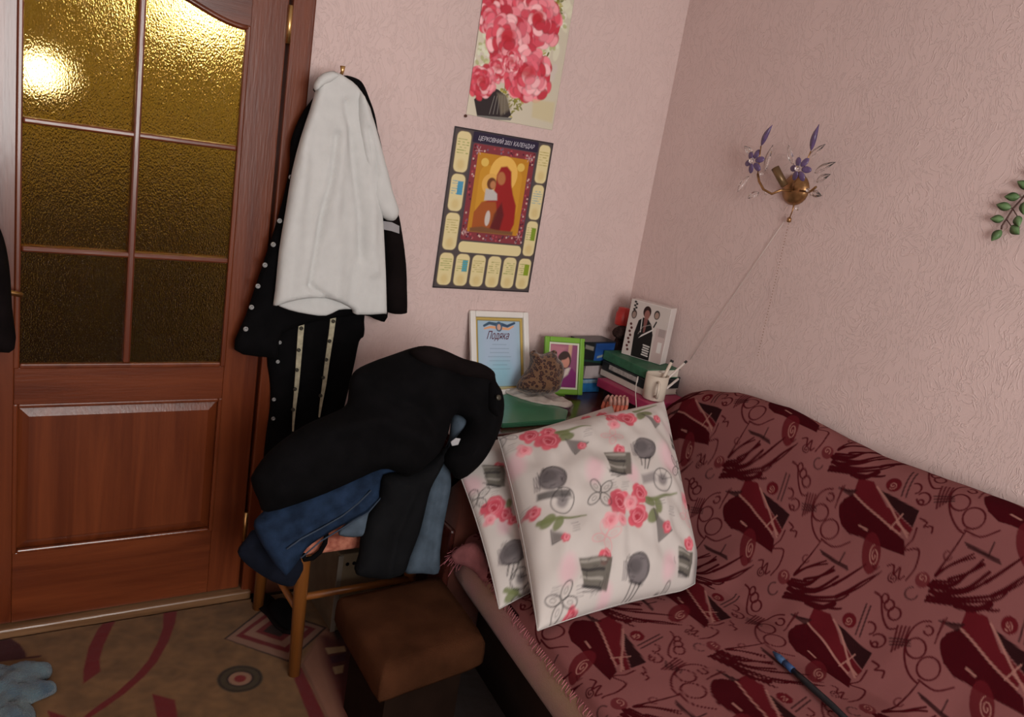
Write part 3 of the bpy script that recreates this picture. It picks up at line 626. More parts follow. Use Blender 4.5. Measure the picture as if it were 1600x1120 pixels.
# black garment beside the door, mostly out of view
hk2 = empty('coat_hook', (-2.40, 0, 1.72)); tag(hk2, 'brass coat hook on the wall beside the door handle side', 'hook')
lathe('rosette', [(.018, 0), (.018, .004), (.008, .01)], M_BRASS, hk2, Matrix.Rotation(math.pi/2, 4, 'X'), 16)
tube('peg', [(0, -.006, 0), (0, -.05, -.004), (0, -.085, .002), (0, -.1, .02)], .005, M_BRASS, hk2)
g2 = cloth('dark_coat', [(-130, 60), (-105, 60), (-60, 180), (-15, 320), (6, 372), (15, 420), (19, 480), (23, 544), (-20, 548), (-120, 545), (-190, 540), (-180, 300), (-160, 160)], (0, -.085, 0), YW, M_BLACK2, front=.045, back=.045, edge=.04, wr=.01, stretch=(1.6, .5, 1))
tag(g2, 'dark coat hanging beside the door by the brass handle', 'coat')

# ------------------------------------------------------------------ desk and the things on it
DZ, DXL, DY = .70, -1.0, -.45
desk = empty('desk', (-.5, DY/2, 0)); tag(desk, 'dark mahogany desk in the corner under the calendar', 'desk')
def dk(o): return under(o, desk)
dk(box('desktop', (DXL, DY, DZ-.028), (-.004, -.016, DZ), M_DESK, None, .005))
for a in (DXL+.02, -.46): dk(box('side_panel', (a, DY+.02, .002), (a+.02, -.02, DZ-.028), M_DESK, None, .002))
dk(box('side_panel', (-.04, DY+.02, .002), (-.02, -.02, DZ-.028), M_DESK, None, .002))
dk(box('back_panel', (DXL+.04, -.032, .1), (-.04, -.02, DZ-.028), M_DESK, None))
for z in (.56, .40, .24):
    d_ = dk(box('drawer', (-.438, DY+.015, z), (-.042, DY+.034, z+.108), M_DESK, None, .003))
    kb = lathe('knob', [(.006, 0), (.006, .012), (.012, .016), (.01, .024), (0, .025)], M_BRASS, d_, Matrix.Translation((-.24, DY+.015, z+.055)) @ Matrix.Rotation(math.pi/2, 4, 'X'), 14)
dk(box('apron', (DXL+.04, DY+.02, DZ-.108), (-.46, DY+.036, DZ-.028), M_DESK, None, .002))

# certificate in a white frame, leaning on the wall
dpm = frame((-.62, -.108, DZ+.001), (1, -.02, 0), (0, .105, .29))
dp = empty('framed_certificate', (-.62, -.10, DZ)); tag(dp, 'blue certificate with gold border in a white frame leaning on the wall', 'certificate')
def dpp(o): return under(o, dp)
DW, DH = .122, .300
M_WF = mat('white_frame', (.72, .70, .66, 1), .4, var=.03)
for lo_, hi_ in [((-DW, 0, 0), (-DW+.022, DH, .016)), ((DW-.022, 0, 0), (DW, DH, .016)), ((-DW+.022, 0, 0), (DW-.022, .022, .016)), ((-DW+.022, DH-.022, 0), (DW-.022, DH, .016))]:
    dpp(box('frame_bar', lo_, hi_, M_WF, None, .004, dpm))
dpp(box('backing', (-DW+.004, .004, -.004), (DW-.004, DH-.004, .001), M_WF, None, 0, dpm))
KD = 1.15
dc = Canvas(-DW+.02, DW-.02, .02, DH-.02, .0016, lin((150, 128, 62), KD))
x0, x1, y0, y1 = dc.xs[0], dc.xs[-1], dc.ys[0], dc.ys[-1]
def rc(c_, i, col, al=1.0, soft=None): c_.poly([(x0+i, y0+i), (x1-i, y0+i), (x1-i, y1-i), (x0+i, y1-i)], col, al, soft)
rc(dc, .004, lin((176, 152, 84), KD)); rc(dc, .011, lin((120, 104, 52), KD)); rc(dc, .014, lin((146, 172, 188), KD)); rc(dc, .03, lin((156, 174, 196), KD), .7, .03)
dc.ell((.0, y0+.06), .05, .05, lin((120, 176, 190), KD), 0, .6, soft=.05)
yt = y1-.028
dc.line([(-.062, yt-.004), (-.04, yt+.006), (-.012, yt+.002)], (.008, .012), lin((52, 78, 100), KD)); dc.line([(.012, yt+.002), (.035, yt-.004), (.066, yt+.008)], (.012, .008), lin((48, 72, 98), KD))
dc.line([(-.06, yt-.014), (-.035, yt-.008), (-.012, yt-.01)], (.006, .01), lin((206, 150, 108), KD)); dc.line([(.012, yt-.012), (.04, yt-.014), (.06, yt-.004)], (.01, .006), lin((206, 150, 108), KD))
dc.ell((0, yt-.006), .014, .018, lin((60, 86, 110), KD)); dc.ell((0, yt-.008), .008, .011, lin((190, 150, 130), KD))
for k in range(7):
    ln = random.uniform(.025, .05); dc.line([(-ln, y1-.098-.0145*k), (ln, y1-.098-.0145*k)], .0025, lin((108, 124, 142), KD), .55)
Vd = np.array([[dpm @ Vector((x, y, .004)) for x in dc.xs] for y in dc.ys]); dpp(grid_obj('certificate_sheet', Vd, dc.a, M_PRINT))
dpp(text('Подяка', .04, dpm @ Matrix.Translation((-.008, DH-.087, .0052)), mat('dark_red_ink', (.10, .012, .03, 1), .5, var=.05), None, shear=.55, width=.095))

# green photo frame
gfm = frame((-.368, -.135, DZ+.007), (1, -.22, 0), (.012, .06, .2)); gf = empty('green_photo_frame', (-.368, -.13, DZ)); tag(gf, 'lime green photo frame with a portrait standing on the desk', 'photo frame')
M_LIME = mat('lime_plastic', (.16, .36, .035, 1), .35, var=.05); M_CREAM = mat('cream_mat', (.62, .62, .50, 1), .6, var=.03)
GW, GH = .082, .212
for lo_, hi_ in [((-GW, 0, 0), (-GW+.02, GH, .014)), ((GW-.02, 0, 0), (GW, GH, .014)), ((-GW+.02, 0, 0), (GW-.02, .02, .014)), ((-GW+.02, GH-.02, 0), (GW-.02, GH, .014))]: under(box('frame_bar', lo_, hi_, M_LIME, None, .004, gfm), gf)
under(box('mount', (-GW+.008, .008, -.002), (GW-.008, GH-.008, .005), M_CREAM, None, 0, gfm), gf)
gc = Canvas(-GW+.027, GW-.027, .027, GH-.027, .0016, lin((120, 62, 96), 1.15))
gc.poly([(-.06, .12), (-.02, .13), (.02, .18), (-.06, .19)], lin((170, 110, 120), 1.15), .8, .02); gc.poly([(.02, .2), (.035, .2), (.03, .13), (.015, .13)], lin((190, 150, 120), 1.15), .8, .006)
gc.poly([(-.06, .02), (.06, .02), (.06, .075), (.03, .105), (-.03, .105), (-.06, .075)], lin((110, 20, 92), 1.15), 1, .006); gc.poly([(.0, .06), (.02, .075), (.03, .1), (.01, .1)], lin((190, 180, 170), 1.15), 1, .008)
gc.ell((.005, .128), .026, .033, lin((44, 26, 22), 1.15), 0, 1, soft=.004); gc.ell((.008, .122), .017, .023, lin((176, 120, 104), 1.15), 0, 1, soft=.004); gc.ell((.0, .143), .024, .014, lin((44, 26, 22), 1.15), .4, 1, soft=.005)
Vd = np.array([[gfm @ Vector((x, y, .0056)) for x in gc.xs] for y in gc.ys]); under(grid_obj('portrait_photo', Vd, gc.a, M_PRINT), gf)
under(box('easel_leg', (-.02, .0, -.07), (.02, .13, -.064), M_LIME, None, .002, gfm @ Matrix.Rotation(-.45, 4, 'X') @ Matrix.Translation((0, .0, .055))), gf)

# green folder and a clear file on top of it
M_GFOLD = mat('green_plastic_folder', (.055, .22, .12, 1), .28, var=.15, vscale=8, coat=.2)
def flat(name, pxs, z, th, m_, label=None, cat=None, bev=.002):
    q = [hit(p_, 2, z) for p_ in pxs]; n = len(q); V = [tuple(a[:2])+(z-th,) for a in q]+[tuple(a[:2])+(z,) for a in q]
    bm = bmesh.new(); vv = [bm.verts.new(v) for v in V]; bm.faces.new(vv[n:]); bm.faces.new(vv[:n][::-1])
    for i in range(n): bm.faces.new((vv[i], vv[(i+1) % n], vv[n+(i+1) % n], vv[n+i]))
    bmesh.ops.recalc_face_normals(bm, faces=bm.faces); bmesh.ops.bevel(bm, geom=list(bm.edges), offset=bev, segments=2, affect='EDGES')
    o = bobj(name, bm, m_); 
    if label: tag(o, label, cat)
    return o
flat('plastic_folder', [(770, 622), (800, 612), (888, 640), (884, 655), (785, 662), (765, 640)], DZ+.0165, .016, M_GFOLD, 'green plastic folder lying on the desk', 'folder', .003)
M_FILE = mat('crumpled_clear_film', (.52, .47, .42, 1), .2, .6, var=.2, vscale=18, bump=.8, bscale=30, bdist=.006)
cl = [(788, 612), (808, 604), (850, 612), (893, 630), (888, 637), (868, 634), (830, 628)]
fo = cloth('clear_file', cl, (0, 0, DZ+.0175), (0, -.001, 1), M_FILE, front=.010, back=.0005, edge=.02, step=.008, wr=.012, wscale=26)
tag(fo, 'crumpled clear plastic file on top of the green folder', 'file')

# leopard plush pouch
M_LEO, nt, p = new_mat('leopard_plush'); L = nt.links.new
p.inputs['Roughness'].default_value = .95; p.inputs['Sheen Weight'].default_value = .3
tc = N(nt, 'ShaderNodeTexCoord'); vo = N(nt, 'ShaderNodeTexVoronoi'); vo.inputs['Scale'].default_value = 78; L(tc.outputs['Object'], vo.inputs['Vector'])
nz = N(nt, 'ShaderNodeTexNoise'); nz.inputs['Scale'].default_value = 90; L(tc.outputs['Object'], nz.inputs['Vector'])
ad = N(nt, 'ShaderNodeMath', operation='MULTIPLY_ADD'); L(nz.outputs['Fac'], ad.inputs[0]); ad.inputs[1].default_value = .5; L(vo.outputs['Distance'], ad.inputs[2])
rp = N(nt, 'ShaderNodeValToRGB'); rp.color_ramp.interpolation = 'CONSTANT'; e = rp.color_ramp.elements; e[0].color = (.085, .033, .017, 1); e[0].position = 0; e[1].position = .5; e[1].color = (.03, .009, .007, 1)
e2 = e.new(.78); e2.color = (.14, .07, .035, 1); L(ad.outputs[0], rp.inputs[0]); L(rp.outputs[0], p.inputs['Base Color'])
bb = N(nt, 'ShaderNodeBump'); bb.inputs['Distance'].default_value = .004; L(nz.outputs['Fac'], bb.inputs['Height']); L(bb.outputs[0], p.inputs['Normal'])
lp0 = hit((838, 617), 2, DZ+.03); leo = empty('leopard_plush_pouch', tuple(lp0)); tag(leo, 'leopard print plush pouch sitting before the green photo frame', 'plush pouch')
ln_ = np.array([-.28, -1, .12])
under(cloth('body', [(808, 607), (810, 596), (818, 585), (826, 574), (829, 562), (828, 551), (836, 548), (843, 553), (853, 552), (861, 549), (868, 552), (870, 558), (878, 566), (880, 580), (876, 596), (872, 608), (862, 614), (845, 616), (825, 614)], lp0, ln_, M_LEO, front=.055, back=.035, edge=.05, step=.006, wr=.01, wscale=18), leo)
for c_ in ((833, 552), (864, 552)):
    q = hitp(c_, lp0, ln_/np.linalg.norm(ln_))-lp0; bm = bmesh.new(); bmesh.ops.create_icosphere(bm, subdivisions=2, radius=.014, matrix=Matrix.Translation(Vector(q)+Vector((0, -.005, 0))) @ Matrix.Diagonal((1, .7, 1, 1))); bobj('ear', bm, M_LEO, leo, True)

# little boxes by the wall
def boxset(name, lo_, hi_, m_, label, cat='box', rz=0.0, bev=.002, group=None):
    c = ((lo_[0]+hi_[0])/2, (lo_[1]+hi_[1])/2, lo_[2]); e_ = empty(name, c, rz); tag(e_, label, cat, group)
    s = [(b-a)/2 for a, b in zip(lo_, hi_)]
    box('body', (-s[0], -s[1], 0), (s[0], s[1], 2*s[2]), m_, e_, bev); return e_, s
def face_print(par, s, cvs, side, name, off=.0006):
    X, Y = cvs.X, cvs.Y
    if side == '-y': V = np.dstack([X, np.full(X.shape, -s[1]-off), Y])
    else: V = np.dstack([np.full(X.shape, -s[0]-off), -X, Y])
    return grid_obj(name, V, cvs.a, M_PRINT, par)
M_BLUEB = mat('blue_card', (.03, .17, .42, 1), .3, var=.2, vscale=30); M_GREYB = mat('grey_card', (.42, .36, .36, 1), .5, var=.08)
M_BLKB = mat('black_card', (.015, .018, .02, 1), .3, var=.3, vscale=30)
e_, s = boxset('small_blue_box', (-.262, -.105, DZ+.001), (-.162, -.03, DZ+.052), M_BLUEB, 'small shiny blue box at the bottom of the pile by the wall')
box('lid', (-s[0]-.001, -s[1]-.001, .036), (s[0]+.001, s[1]+.001, .0505), mat('pale_blue_film', (.25, .38, .48, 1), .25, var=.3, vscale=30), e_, .002)
e_, s = boxset('grey_box', (-.245, -.1, DZ+.0535), (-.12, -.025, DZ+.106), M_GREYB, 'plain grey box between the blue and the black boxes')
e_, s = boxset('black_picture_box', (-.285, -.108, DZ+.108), (-.125, -.024, DZ+.203), M_BLKB, 'black box with a blue landscape picture on its front', rz=.06)
kc = Canvas(-s[0]+.001, s[0]-.001, .002, 2*s[2]-.002, .0016, lin((22, 24, 26), 1.15))
kc.poly([(-.02, .02), (.076, .02), (.076, .088), (-.02, .088)], lin((32, 72, 132), 1.15)); kc.poly([(-.02, .06), (.03, .05), (.076, .07), (.076, .088), (-.02, .088)], lin((20, 48, 100), 1.15), .7, .02); kc.poly([(-.005, .03), (.03, .036), (.07, .03), (.07, .042), (.03, .046), (-.005, .038)], lin((130, 140, 130), 1.15), .9, .004)
kc.poly([(-.074, .07), (-.03, .06), (-.03, .075), (-.074, .085)], lin((120, 116, 108), 1.15), .9, .004); kc.poly([(-.074, .02), (.07, .004), (.07, .012), (-.074, .028)], lin((26, 58, 46), 1.15), .8, .004)
face_print(e_, s, kc, '-y', 'picture_print')
# clutter between the boxes and the tall carton
dkp = empty('dark_fluffy_toy', (-.088, -.085, DZ+.001)); tag(dkp, 'dark brown fluffy toy squeezed behind the black picture box', 'toy')
M_FUR = mat('dark_fur', (.03, .016, .014, 1), .95, .1, var=.4, vscale=60, bump=1, bscale=200, bdist=.006)
def lump(name, r, c, m_, par, seed=0, sc=(1, 1, 1)):
    bm = bmesh.new(); bmesh.ops.create_icosphere(bm, subdivisions=3, radius=r)
    for v in bm.verts:
        k = 1+.16*noise.noise(v.co/r*1.7+Vector((seed, 0, 0))); v.co = Vector((v.co.x*sc[0]*k+c[0], v.co.y*sc[1]*k+c[1], v.co.z*sc[2]*k+c[2]))
    return bobj(name, bm, m_, par, True)
lump('body', .03, (0, 0, .12), M_FUR, dkp, 1, (.95, .9, 4.2)); lump('head', .03, (-.012, -.02, .238), M_FUR, dkp, 2, (1.4, 1, .9))
rd = lathe('red_jar', [(.0, 0), (.026, .001), (.028, .006), (.028, .046), (.024, .052), (.022, .068), (0, .069)], mat('red_plastic', (.42, .03, .025, 1), .35, var=.2, vscale=30), None, Matrix.Translation((-.088, -.075, DZ+.262)) , 20)
tag(rd, 'bright red jar behind the tall printed carton', 'jar')

# stack along the right wall
def slab(name, lo_, hi_, m_, label, cat='book', rz=0.0, pages=None, cover=.003):
    c = ((lo_[0]+hi_[0])/2, (lo_[1]+hi_[1])/2, lo_[2]); e_ = empty(name, c, rz); tag(e_, label, cat, 'things stacked in the corner')
    sx, sy, h = (hi_[0]-lo_[0])/2, (hi_[1]-lo_[1])/2, hi_[2]-lo_[2]
    if pages:
        box('cover', (-sx, -sy, 0), (sx, sy, cover), m_, e_, .0008); box('cover', (-sx, -sy, h-cover), (sx, sy, h), m_, e_, .0008); box('spine', (-sx-.002, -sy, 0), (-sx+.002, sy, h), m_, e_, .0015)
        box('pages', (-sx+.002, -sy+.004, cover), (sx-.003, sy-.004, h-cover), pages, e_)
    else: box('body', (-sx, -sy, 0), (sx, sy, h), m_, e_, .003)
    return e_
M_PAGES = mat('paper_pages', (.62, .56, .48, 1), .8, var=.06, vscale=120, stretch=(.1, .1, 6))
M_PINK = mat('raspberry_card', (.36, .035, .10, 1), .4, var=.12); M_GRN = mat('dark_green_cloth', (.035, .12, .065, 1), .5, var=.2, vscale=40); M_WHT = mat('white_card', (.55, .49, .44, 1), .5, var=.06)
M_DKBOX = mat('dark_red_card', (.03, .01, .01, 1), .5, var=.2)
slab('dark_box', (-.195, -.44, DZ+.001), (-.02, -.17, DZ+.042), M_DKBOX, 'dark low box under the raspberry pink album', 'box')
slab('pink_album', (-.225, -.448, DZ+.0435), (-.018, -.155, DZ+.076), M_PINK, 'raspberry pink album under the white book', 'album')
slab('white_book', (-.185, -.37, DZ+.0775), (-.02, -.12, DZ+.100), M_WHT, 'white book lying on the raspberry pink album', 'book', pages=M_PAGES)
e_ = slab('black_box', (-.19, -.372, DZ+.1015), (-.02, -.125, DZ+.137), M_BLKB, 'black box with a pale title strip below the green book', 'box')
box('title_strip', (-.0872, -.085, .012), (-.0852, .08, .03), mat('silver_label', (.35, .33, .31, 1), .4, var=.25, vscale=90), e_, .0008)
slab('green_book', (-.182, -.362, DZ+.1385), (-.02, -.115, DZ+.172), M_GRN, 'dark green book on top of the corner stack', 'book', pages=M_PAGES)

# tall printed carton facing the room
cz = DZ+.1735; cbm = empty('printed_carton', (-.084, -.226, cz), math.radians(-68)); tag(cbm, 'tall black and white carton with a figure printed on it', 'carton')
s = (.082, .024, .105)
box('body', (-s[0], -s[1], 0), (s[0], s[1], .212), mat('white_carton', (.60, .55, .52, 1), .4, var=.05), cbm, .0015)
kc = Canvas(-.097, .097, .002, .210, .0014, lin((176, 166, 160), 1.15))
bk, wh, gy = lin((22, 20, 20), 1.15), lin((190, 184, 180), 1.15), lin((120, 112, 108), 1.15)
kc.poly([(-.05, .0), (-.055, .09), (-.045, .14), (-.025, .155), (.0, .152), (.02, .135), (.035, .1), (.04, .0)], bk)
kc.ell((-.012, .178), .019, .022, lin((40, 22, 20), 1.15)); kc.ell((-.01, .167), .013, .018, lin((126, 84, 76), 1.15), 0, 1, soft=.004); kc.poly([(-.02, .152), (-.002, .152), (-.006, .1), (-.014, .1)], lin((110, 70, 66), 1.15)); kc.line([(-.03, .15), (-.026, .1)], .004, wh)
kc.line([(-.035, .09), (-.02, .12), (.015, .135), (.022, .13)], .003, gy); kc.poly([(-.03, .075), (.03, .115), (.034, .124), (-.018, .09)], wh)
kc.ell((.036, .176), .014, .017, lin((50, 42, 40), 1.15)); kc.ell((.036, .174), .01, .012, lin((140, 116, 104), 1.15)); kc.line([(.04, .15), (.032, .13)], .006, bk)
kc.ell((-.072, .158), .013, .017, lin((60, 46, 44), 1.15)); kc.ell((-.072, .156), .009, .012, lin((130, 110, 100), 1.15))
for k in range(5): kc.line([(.0+.002*(k % 2), .055-.009*k), (.03-.002*(k % 2), .053-.009*k)], .005, wh, .9)
for k in range(8): kc.ell((-.078+.006*(k % 2), .12-.014*k), .006, .005, lin((70, 26, 26), 1.15))
for k in range(5): kc.ell((-.076+.008*(k % 2), .205-.007*k), .006, .004, bk)
kc.poly([(.046, 0), (.098, 0), (.098, .13), (.046, .13)], lin((168, 150, 146), 1.15)); kc.poly([(.066, .04), (.086, .04), (.086, .08), (.066, .08)], wh); kc.poly([(.06, .1), (.092, .1), (.092, .13), (.06, .13)], gy, .5)
kc.X = kc.X*(s[0]-.001)/.097; face_print(cbm, s, kc, '-y', 'front_print')

# mug with pens
mg = empty('white_mug', (-.168, -.402, DZ+.0775)); tag(mg, 'cream mug holding pens on the raspberry pink album', 'mug')
M_MUG = mat('cream_ceramic', (.60, .52, .43, 1), .25, var=.04)
lathe('cup', [(0, 0), (.036, .0), (.04, .004), (.041, .09), (.0385, .09), (.037, .008), (0, .007)], M_MUG, mg)
tube('handle', [(-.024, -.032, .072), (-.04, -.055, .075), (-.047, -.064, .05), (-.038, -.054, .022), (-.024, -.033, .02)], .005, M_MUG, mg)
M_PEN = mat('pale_pen', (.62, .55, .5, 1), .35, var=.05); M_PTIP = mat('pen_tip', (.02, .02, .02, 1), .4, var=.05)
def pen(name, tip, base, m_, label, r=.0045):
    e_ = empty(name, tuple(base)); tag(e_, label, 'pen', 'pens in the mug'); d_ = Vector(tip)-Vector(base)
    tube('barrel', [(0, 0, 0), d_*.94], r, m_, e_); tube('cap', [d_*.94, d_], r*1.05, M_PTIP, e_)
mb0 = np.array([-.168, -.402, DZ+.087])
pen('pen', hit((1073, 564), 0, -.06), mb0+np.array([-.01, .01, 0]), M_PEN, 'pale pen leaning far out of the mug towards the wall')
pen('pen', mb0+np.array([.05, -.005, .135]), mb0+np.array([.005, 0, 0]), M_MUG, 'cream pen standing upright in the mug', .006)
pen('pen', hit((1062, 590), 0, -.07), mb0+np.array([0, -.012, 0]), M_PEN, 'pale pen with low tilt over the sofa back')

# coral hair claw
hc = empty('hair_claw', tuple(hit((957, 648), 2, DZ))); tag(hc, 'coral pink plastic hair claw lying on the desk edge', 'hair clip')
M_CORAL = mat('coral_plastic', (.62, .16, .10, 1), .3, var=.15, vscale=60)
M_CORALP = mat('pale_coral_plastic', (.60, .33, .27, 1), .3, var=.1, vscale=60)
box('spine', (-.04, -.014, .0), (.04, .014, .014), M_CORAL, hc, .005)
for k in range(5):
    x = -.034+.017*k
    for sgn in (-1, 1):
        t_ = tube('tooth', [(x, sgn*.008, .008), (x+.001, sgn*.022, .022), (x+.004, sgn*.02, .044)], [.0075, .007, .0065], M_CORAL, hc, 8)
        tube('tooth_tip', [(x+.004, sgn*.02, .043), (x+.006, sgn*.014, .06), (x+.007, sgn*.007, .07)], [.0065, .0058, .004], M_CORALP, t_, 8)
hc.rotation_euler = (0, 0, -.15)
# thin white thread from the stack
th = tube('earphone_cord', [hit(p_, 0, -.235) for p_ in ((997, 588), (994, 600), (993, 615))]+[hit((994, 632), 1, -.455), hit((996, 655), 1, -.458)], .0016, M_WHT); tag(th, 'thin white cord dangling over the desk edge from the stack', 'cord')

# ------------------------------------------------------------------ sconce on the right wall
sc_p = hit((1240, 305), 0, 0); sc = empty('wall_sconce', tuple(sc_p)); tag(sc, 'gilt wall sconce with purple glass flowers and crystal petals', 'wall lamp')
M_GILT = mat('aged_gilt', (.32, .175, .075, 1), .32, metal=.8, var=.2, vscale=60); M_PURP = mat('purple_glass', (.115, .075, .165, 1), .2, .5, var=.2, vscale=60); M_CRY = mat('crystal', (.95, .92, .9, 1), .05, trans=.95, ior=1.5)
def sp(px, d): return Vector(hit(px, 0, -d)-sc_p)
lathe('backplate', [(0, .03), (.018, .028), (.042, .018), (.05, .006), (.05, 0)], M_GILT, sc, Matrix.Translation(sp((1244, 296), 0)) @ Matrix.Rotation(-math.pi/2, 4, 'Y'), 24)
tube('arm', [sp((1236, 298), .03), sp((1220, 297), .06), sp((1206, 303), .08), sp((1193, 296), .085), sp((1186, 283), .085), sp((1184, 272), .08)], .004, M_GILT, sc)
tube('arm', [sp((1240, 296), .03), sp((1240, 287), .07), sp((1246, 278), .09), sp((1250, 268), .09)], .004, M_GILT, sc)
tube('arm', [sp((1250, 298), .03), sp((1265, 300), .06), sp((1275, 292), .08)], .0035, M_GILT, sc)
tube('candle_socket', [sp((1226, 290), .05), sp((1211, 262), .07)], [.012, .013], mat('bronze_tube', (.22, .14, .07, 1), .35, metal=.6, var=.15), sc, 14)
def petal_flower(cpx, d, R, rot):
    c = sp(cpx, d)
    bm0 = bmesh.new(); bmesh.ops.create_icosphere(bm0, subdivisions=2, radius=.009, matrix=Matrix.Translation(c+Vector((-.012, 0, 0)))); bobj('flower_centre', bm0, M_CRY, sc, True)
    for k in range(6):
        a = rot+k*math.pi/3; bm = bmesh.new()
        Mx = Matrix.Translation(c) @ Matrix.Rotation(a, 4, 'X') @ Matrix.Translation((0, 0, R)) @ Matrix.Rotation(.25, 4, 'Y') @ Matrix.Diagonal((.0035, .0105, .0165, 1))
        bmesh.ops.create_icosphere(bm, subdivisions=2, radius=1, matrix=Mx); bobj('petal', bm, M_PURP, sc, True)
petal_flower((1178, 252), .085, .024, .2); petal_flower((1250, 264), .095, .024, .5)
def leafshape(name, base, tip, wd, m_, par, bulge=Vector((-1, 0, 0)), th=.004, n=10):
    base, tip = Vector(base), Vector(tip); ax = tip-base; side = ax.cross(bulge).normalized(); V = []; F_ = []
    for i in range(n+1):
        t = i/n; wv = wd*math.sin(math.pi*t**.8)**.9 if 0 < t < 1 else .0003
        c = base+ax*t+bulge*(.06*ax.length*math.sin(math.pi*t)); V += [c-side*wv, c+bulge*th*(.3+math.sin(math.pi*t)), c+side*wv, c-bulge*th*.3]
    for i in range(n):
        for k in range(4): F_.append((4*i+k, 4*i+(k+1) % 4, 4*i+4+(k+1) % 4, 4*i+4+k))
    F_ += [(3, 2, 1, 0), (4*n, 4*n+1, 4*n+2, 4*n+3)]
    o = obj(name, V, F_, m_, par, True); return o
leafshape('glass_bud', sp((1189, 228), .085), sp((1207, 195), .09), .011, M_PURP, sc); leafshape('glass_bud', sp((1267, 236), .09), sp((1280, 194), .095), .011, M_PURP, sc)
tube('wire', [sp((1184, 272), .08), sp((1187, 245), .085), sp((1189, 228), .085)], .002, M_GILT, sc); tube('wire', [sp((1256, 262), .09), sp((1262, 248), .09), sp((1267, 236), .09)], .002, M_GILT, sc)
for b_, t_ in (((1176, 240), (1163, 228)), ((1170, 275), (1152, 300)), ((1195, 268), (1208, 226)), ((1272, 270), (1306, 253)), ((1275, 284), (1298, 272)), ((1268, 300), (1284, 306)), ((1262, 250), (1290, 225)), ((1240, 258), (1232, 226)), ((1186, 300), (1168, 310))): leafshape('crystal_petal', sp(b_, .06), sp(t_, .085), .011, M_CRY, sc, th=.0025)
for c_ in ((1190, 272), (1197, 302), (1268, 303), (1246, 326), (1262, 297)):
    bm = bmesh.new(); bmesh.ops.create_icosphere(bm, subdivisions=2, radius=.006, matrix=Matrix.Translation(sp(c_, .07))); bobj('crystal_bead', bm, M_CRY, sc, True)
tube('switch_stem', [sp((1241, 318), .02), sp((1238, 330), .02), sp((1233, 342), .018)], [.003, .002, .002], M_GILT, sc); lathe('switch_bob', [(0, 0), (.007, .003), (.007, .014), (.003, .018)], M_GILT, sc, Matrix.Translation(sp((1232, 348), .018)), 12)
cb = bmesh.new()
for i in range(46):
    t = i/45; c = sp((1232-48*t, 350+205*t), .008); bmesh.ops.create_icosphere(cb, subdivisions=1, radius=.0016, matrix=Matrix.Translation(c))
bobj('pull_chain', cb, M_GILT, sc, True)
tube('cord', [sp((1226, 345), .006), sp((1180, 412), .005), sp((1120, 500), .005), sp((1078, 562), .006)], .0008, M_WHT, sc)

# leafy vine at the picture's edge, on the right wall
vn_p = hit((1590, 320), 0, 0); vn = empty('leafy_vine', tuple(vn_p)); tag(vn, 'green leafy vine sprig fixed to the pink wall', 'vine')
def vp(x, y, d=.012): return Vector(hit((1500+x/7.47, 250+y/7.47), 0, -d)-vn_p)
M_LEAF = mat('vine_leaf', (.15, .25, .11, 1), .4, col2=(.07, .14, .05, 1), vscale=40); M_STEM = mat('vine_stem', (.06, .025, .02, 1), .6, var=.1)
tube('stem', [vp(483, 810), vp(488, 770), vp(540, 690), vp(620, 565), vp(745, 425), vp(860, 300), vp(1000, 160)], .0022, M_STEM, vn)
for b_, t_, wd in (((700, 430), (515, 428), .017), ((600, 560), (420, 520), .017), ((515, 690), (350, 685), .016), ((485, 815), (365, 945), .018), ((595, 765), (695, 870), .019), ((665, 650), (690, 780), .018), ((830, 330), (665, 245), .017), ((760, 480), (740, 640), .018), ((900, 400), (960, 560), .02), ((960, 200), (800, 120), .018)): leafshape('leaf', vp(*b_), vp(*t_, .02), wd*.66, M_LEAF, vn, th=.002)
for a_, b_ in (((540, 690), (595, 765)), ((620, 575), (665, 650)), ((620, 562), (585, 562))): tube('leaf_stalk', [vp(*a_), vp(*b_)], .0014, M_STEM, vn, 6)
for y_ in (.0,): lathe('wall_clip', [(.004, 0), (.004, .01), (0, .0105)], M_WHT, vn, Matrix.Translation(vp(745, 425, 0)) @ Matrix.Rotation(-math.pi/2, 4, 'Y'), 10)

# ------------------------------------------------------------------ sofa
ZT = np.array([[-3, .92], [-1.61, .92], [-1.49, .913], [-1.37, .902], [-1.23, .893], [-1.07, .906], [-.9, .915], [-.7, .896], [-.58, .865], [-.52, .835], [-.46, .78]])
def zt(y): return float(np.interp(y, ZT[:, 0], ZT[:, 1]))
def xf(y): return -1.0-.13*(-y-.6)
YE = -2.75
def prof(y, e=0.0):
    z = zt(y)-e; x = xf(y)+e
    return np.array([(-.03, z-.06), (-.055, z-.015), (-.11, z), (-.17-e*0, z-.04), (-.24+e, z-.2), (-.33+e, .56), (-.40+e*.6, .465-e), (-.47, .445-e), (-.75, .455-e), (x+.08, .45-e), (x+.02, .44-e), (x, .41)])
def crv(pts, n):
    p_ = np.vstack([2*pts[0]-pts[1], pts, 2*pts[-1]-pts[-2]]); m_ = len(pts)-1
    t = np.linspace(0, m_, n); i = np.minimum(t.astype(int), m_-1); f = (t-i)[:, None]; a, b, c, d = p_[i], p_[i+1], p_[i+2], p_[i+3]
    return .5*(2*b+(c-a)*f+(2*a-5*b+4*c-d)*f**2+(3*b-a-3*c+d)*f**3)
sofa = empty('sofa', (-.55, -1.6, 0)); tag(sofa, 'wide upholstered sofa along the right wall beneath the maroon cover', 'sofa')
M_SOFA = mat('dusty_pink_velour', (.33, .14, .13, 1), .9, .1, col2=(.29, .185, .095, 1), vscale=4.5, bump=.7, bscale=300, bdist=.003, sheen=.25)
M_ARM = mat('red_brown_velour', (.075, .022, .014, 1), .75, .2, var=.3, vscale=9, bump=.3, bscale=300, sheen=.1)
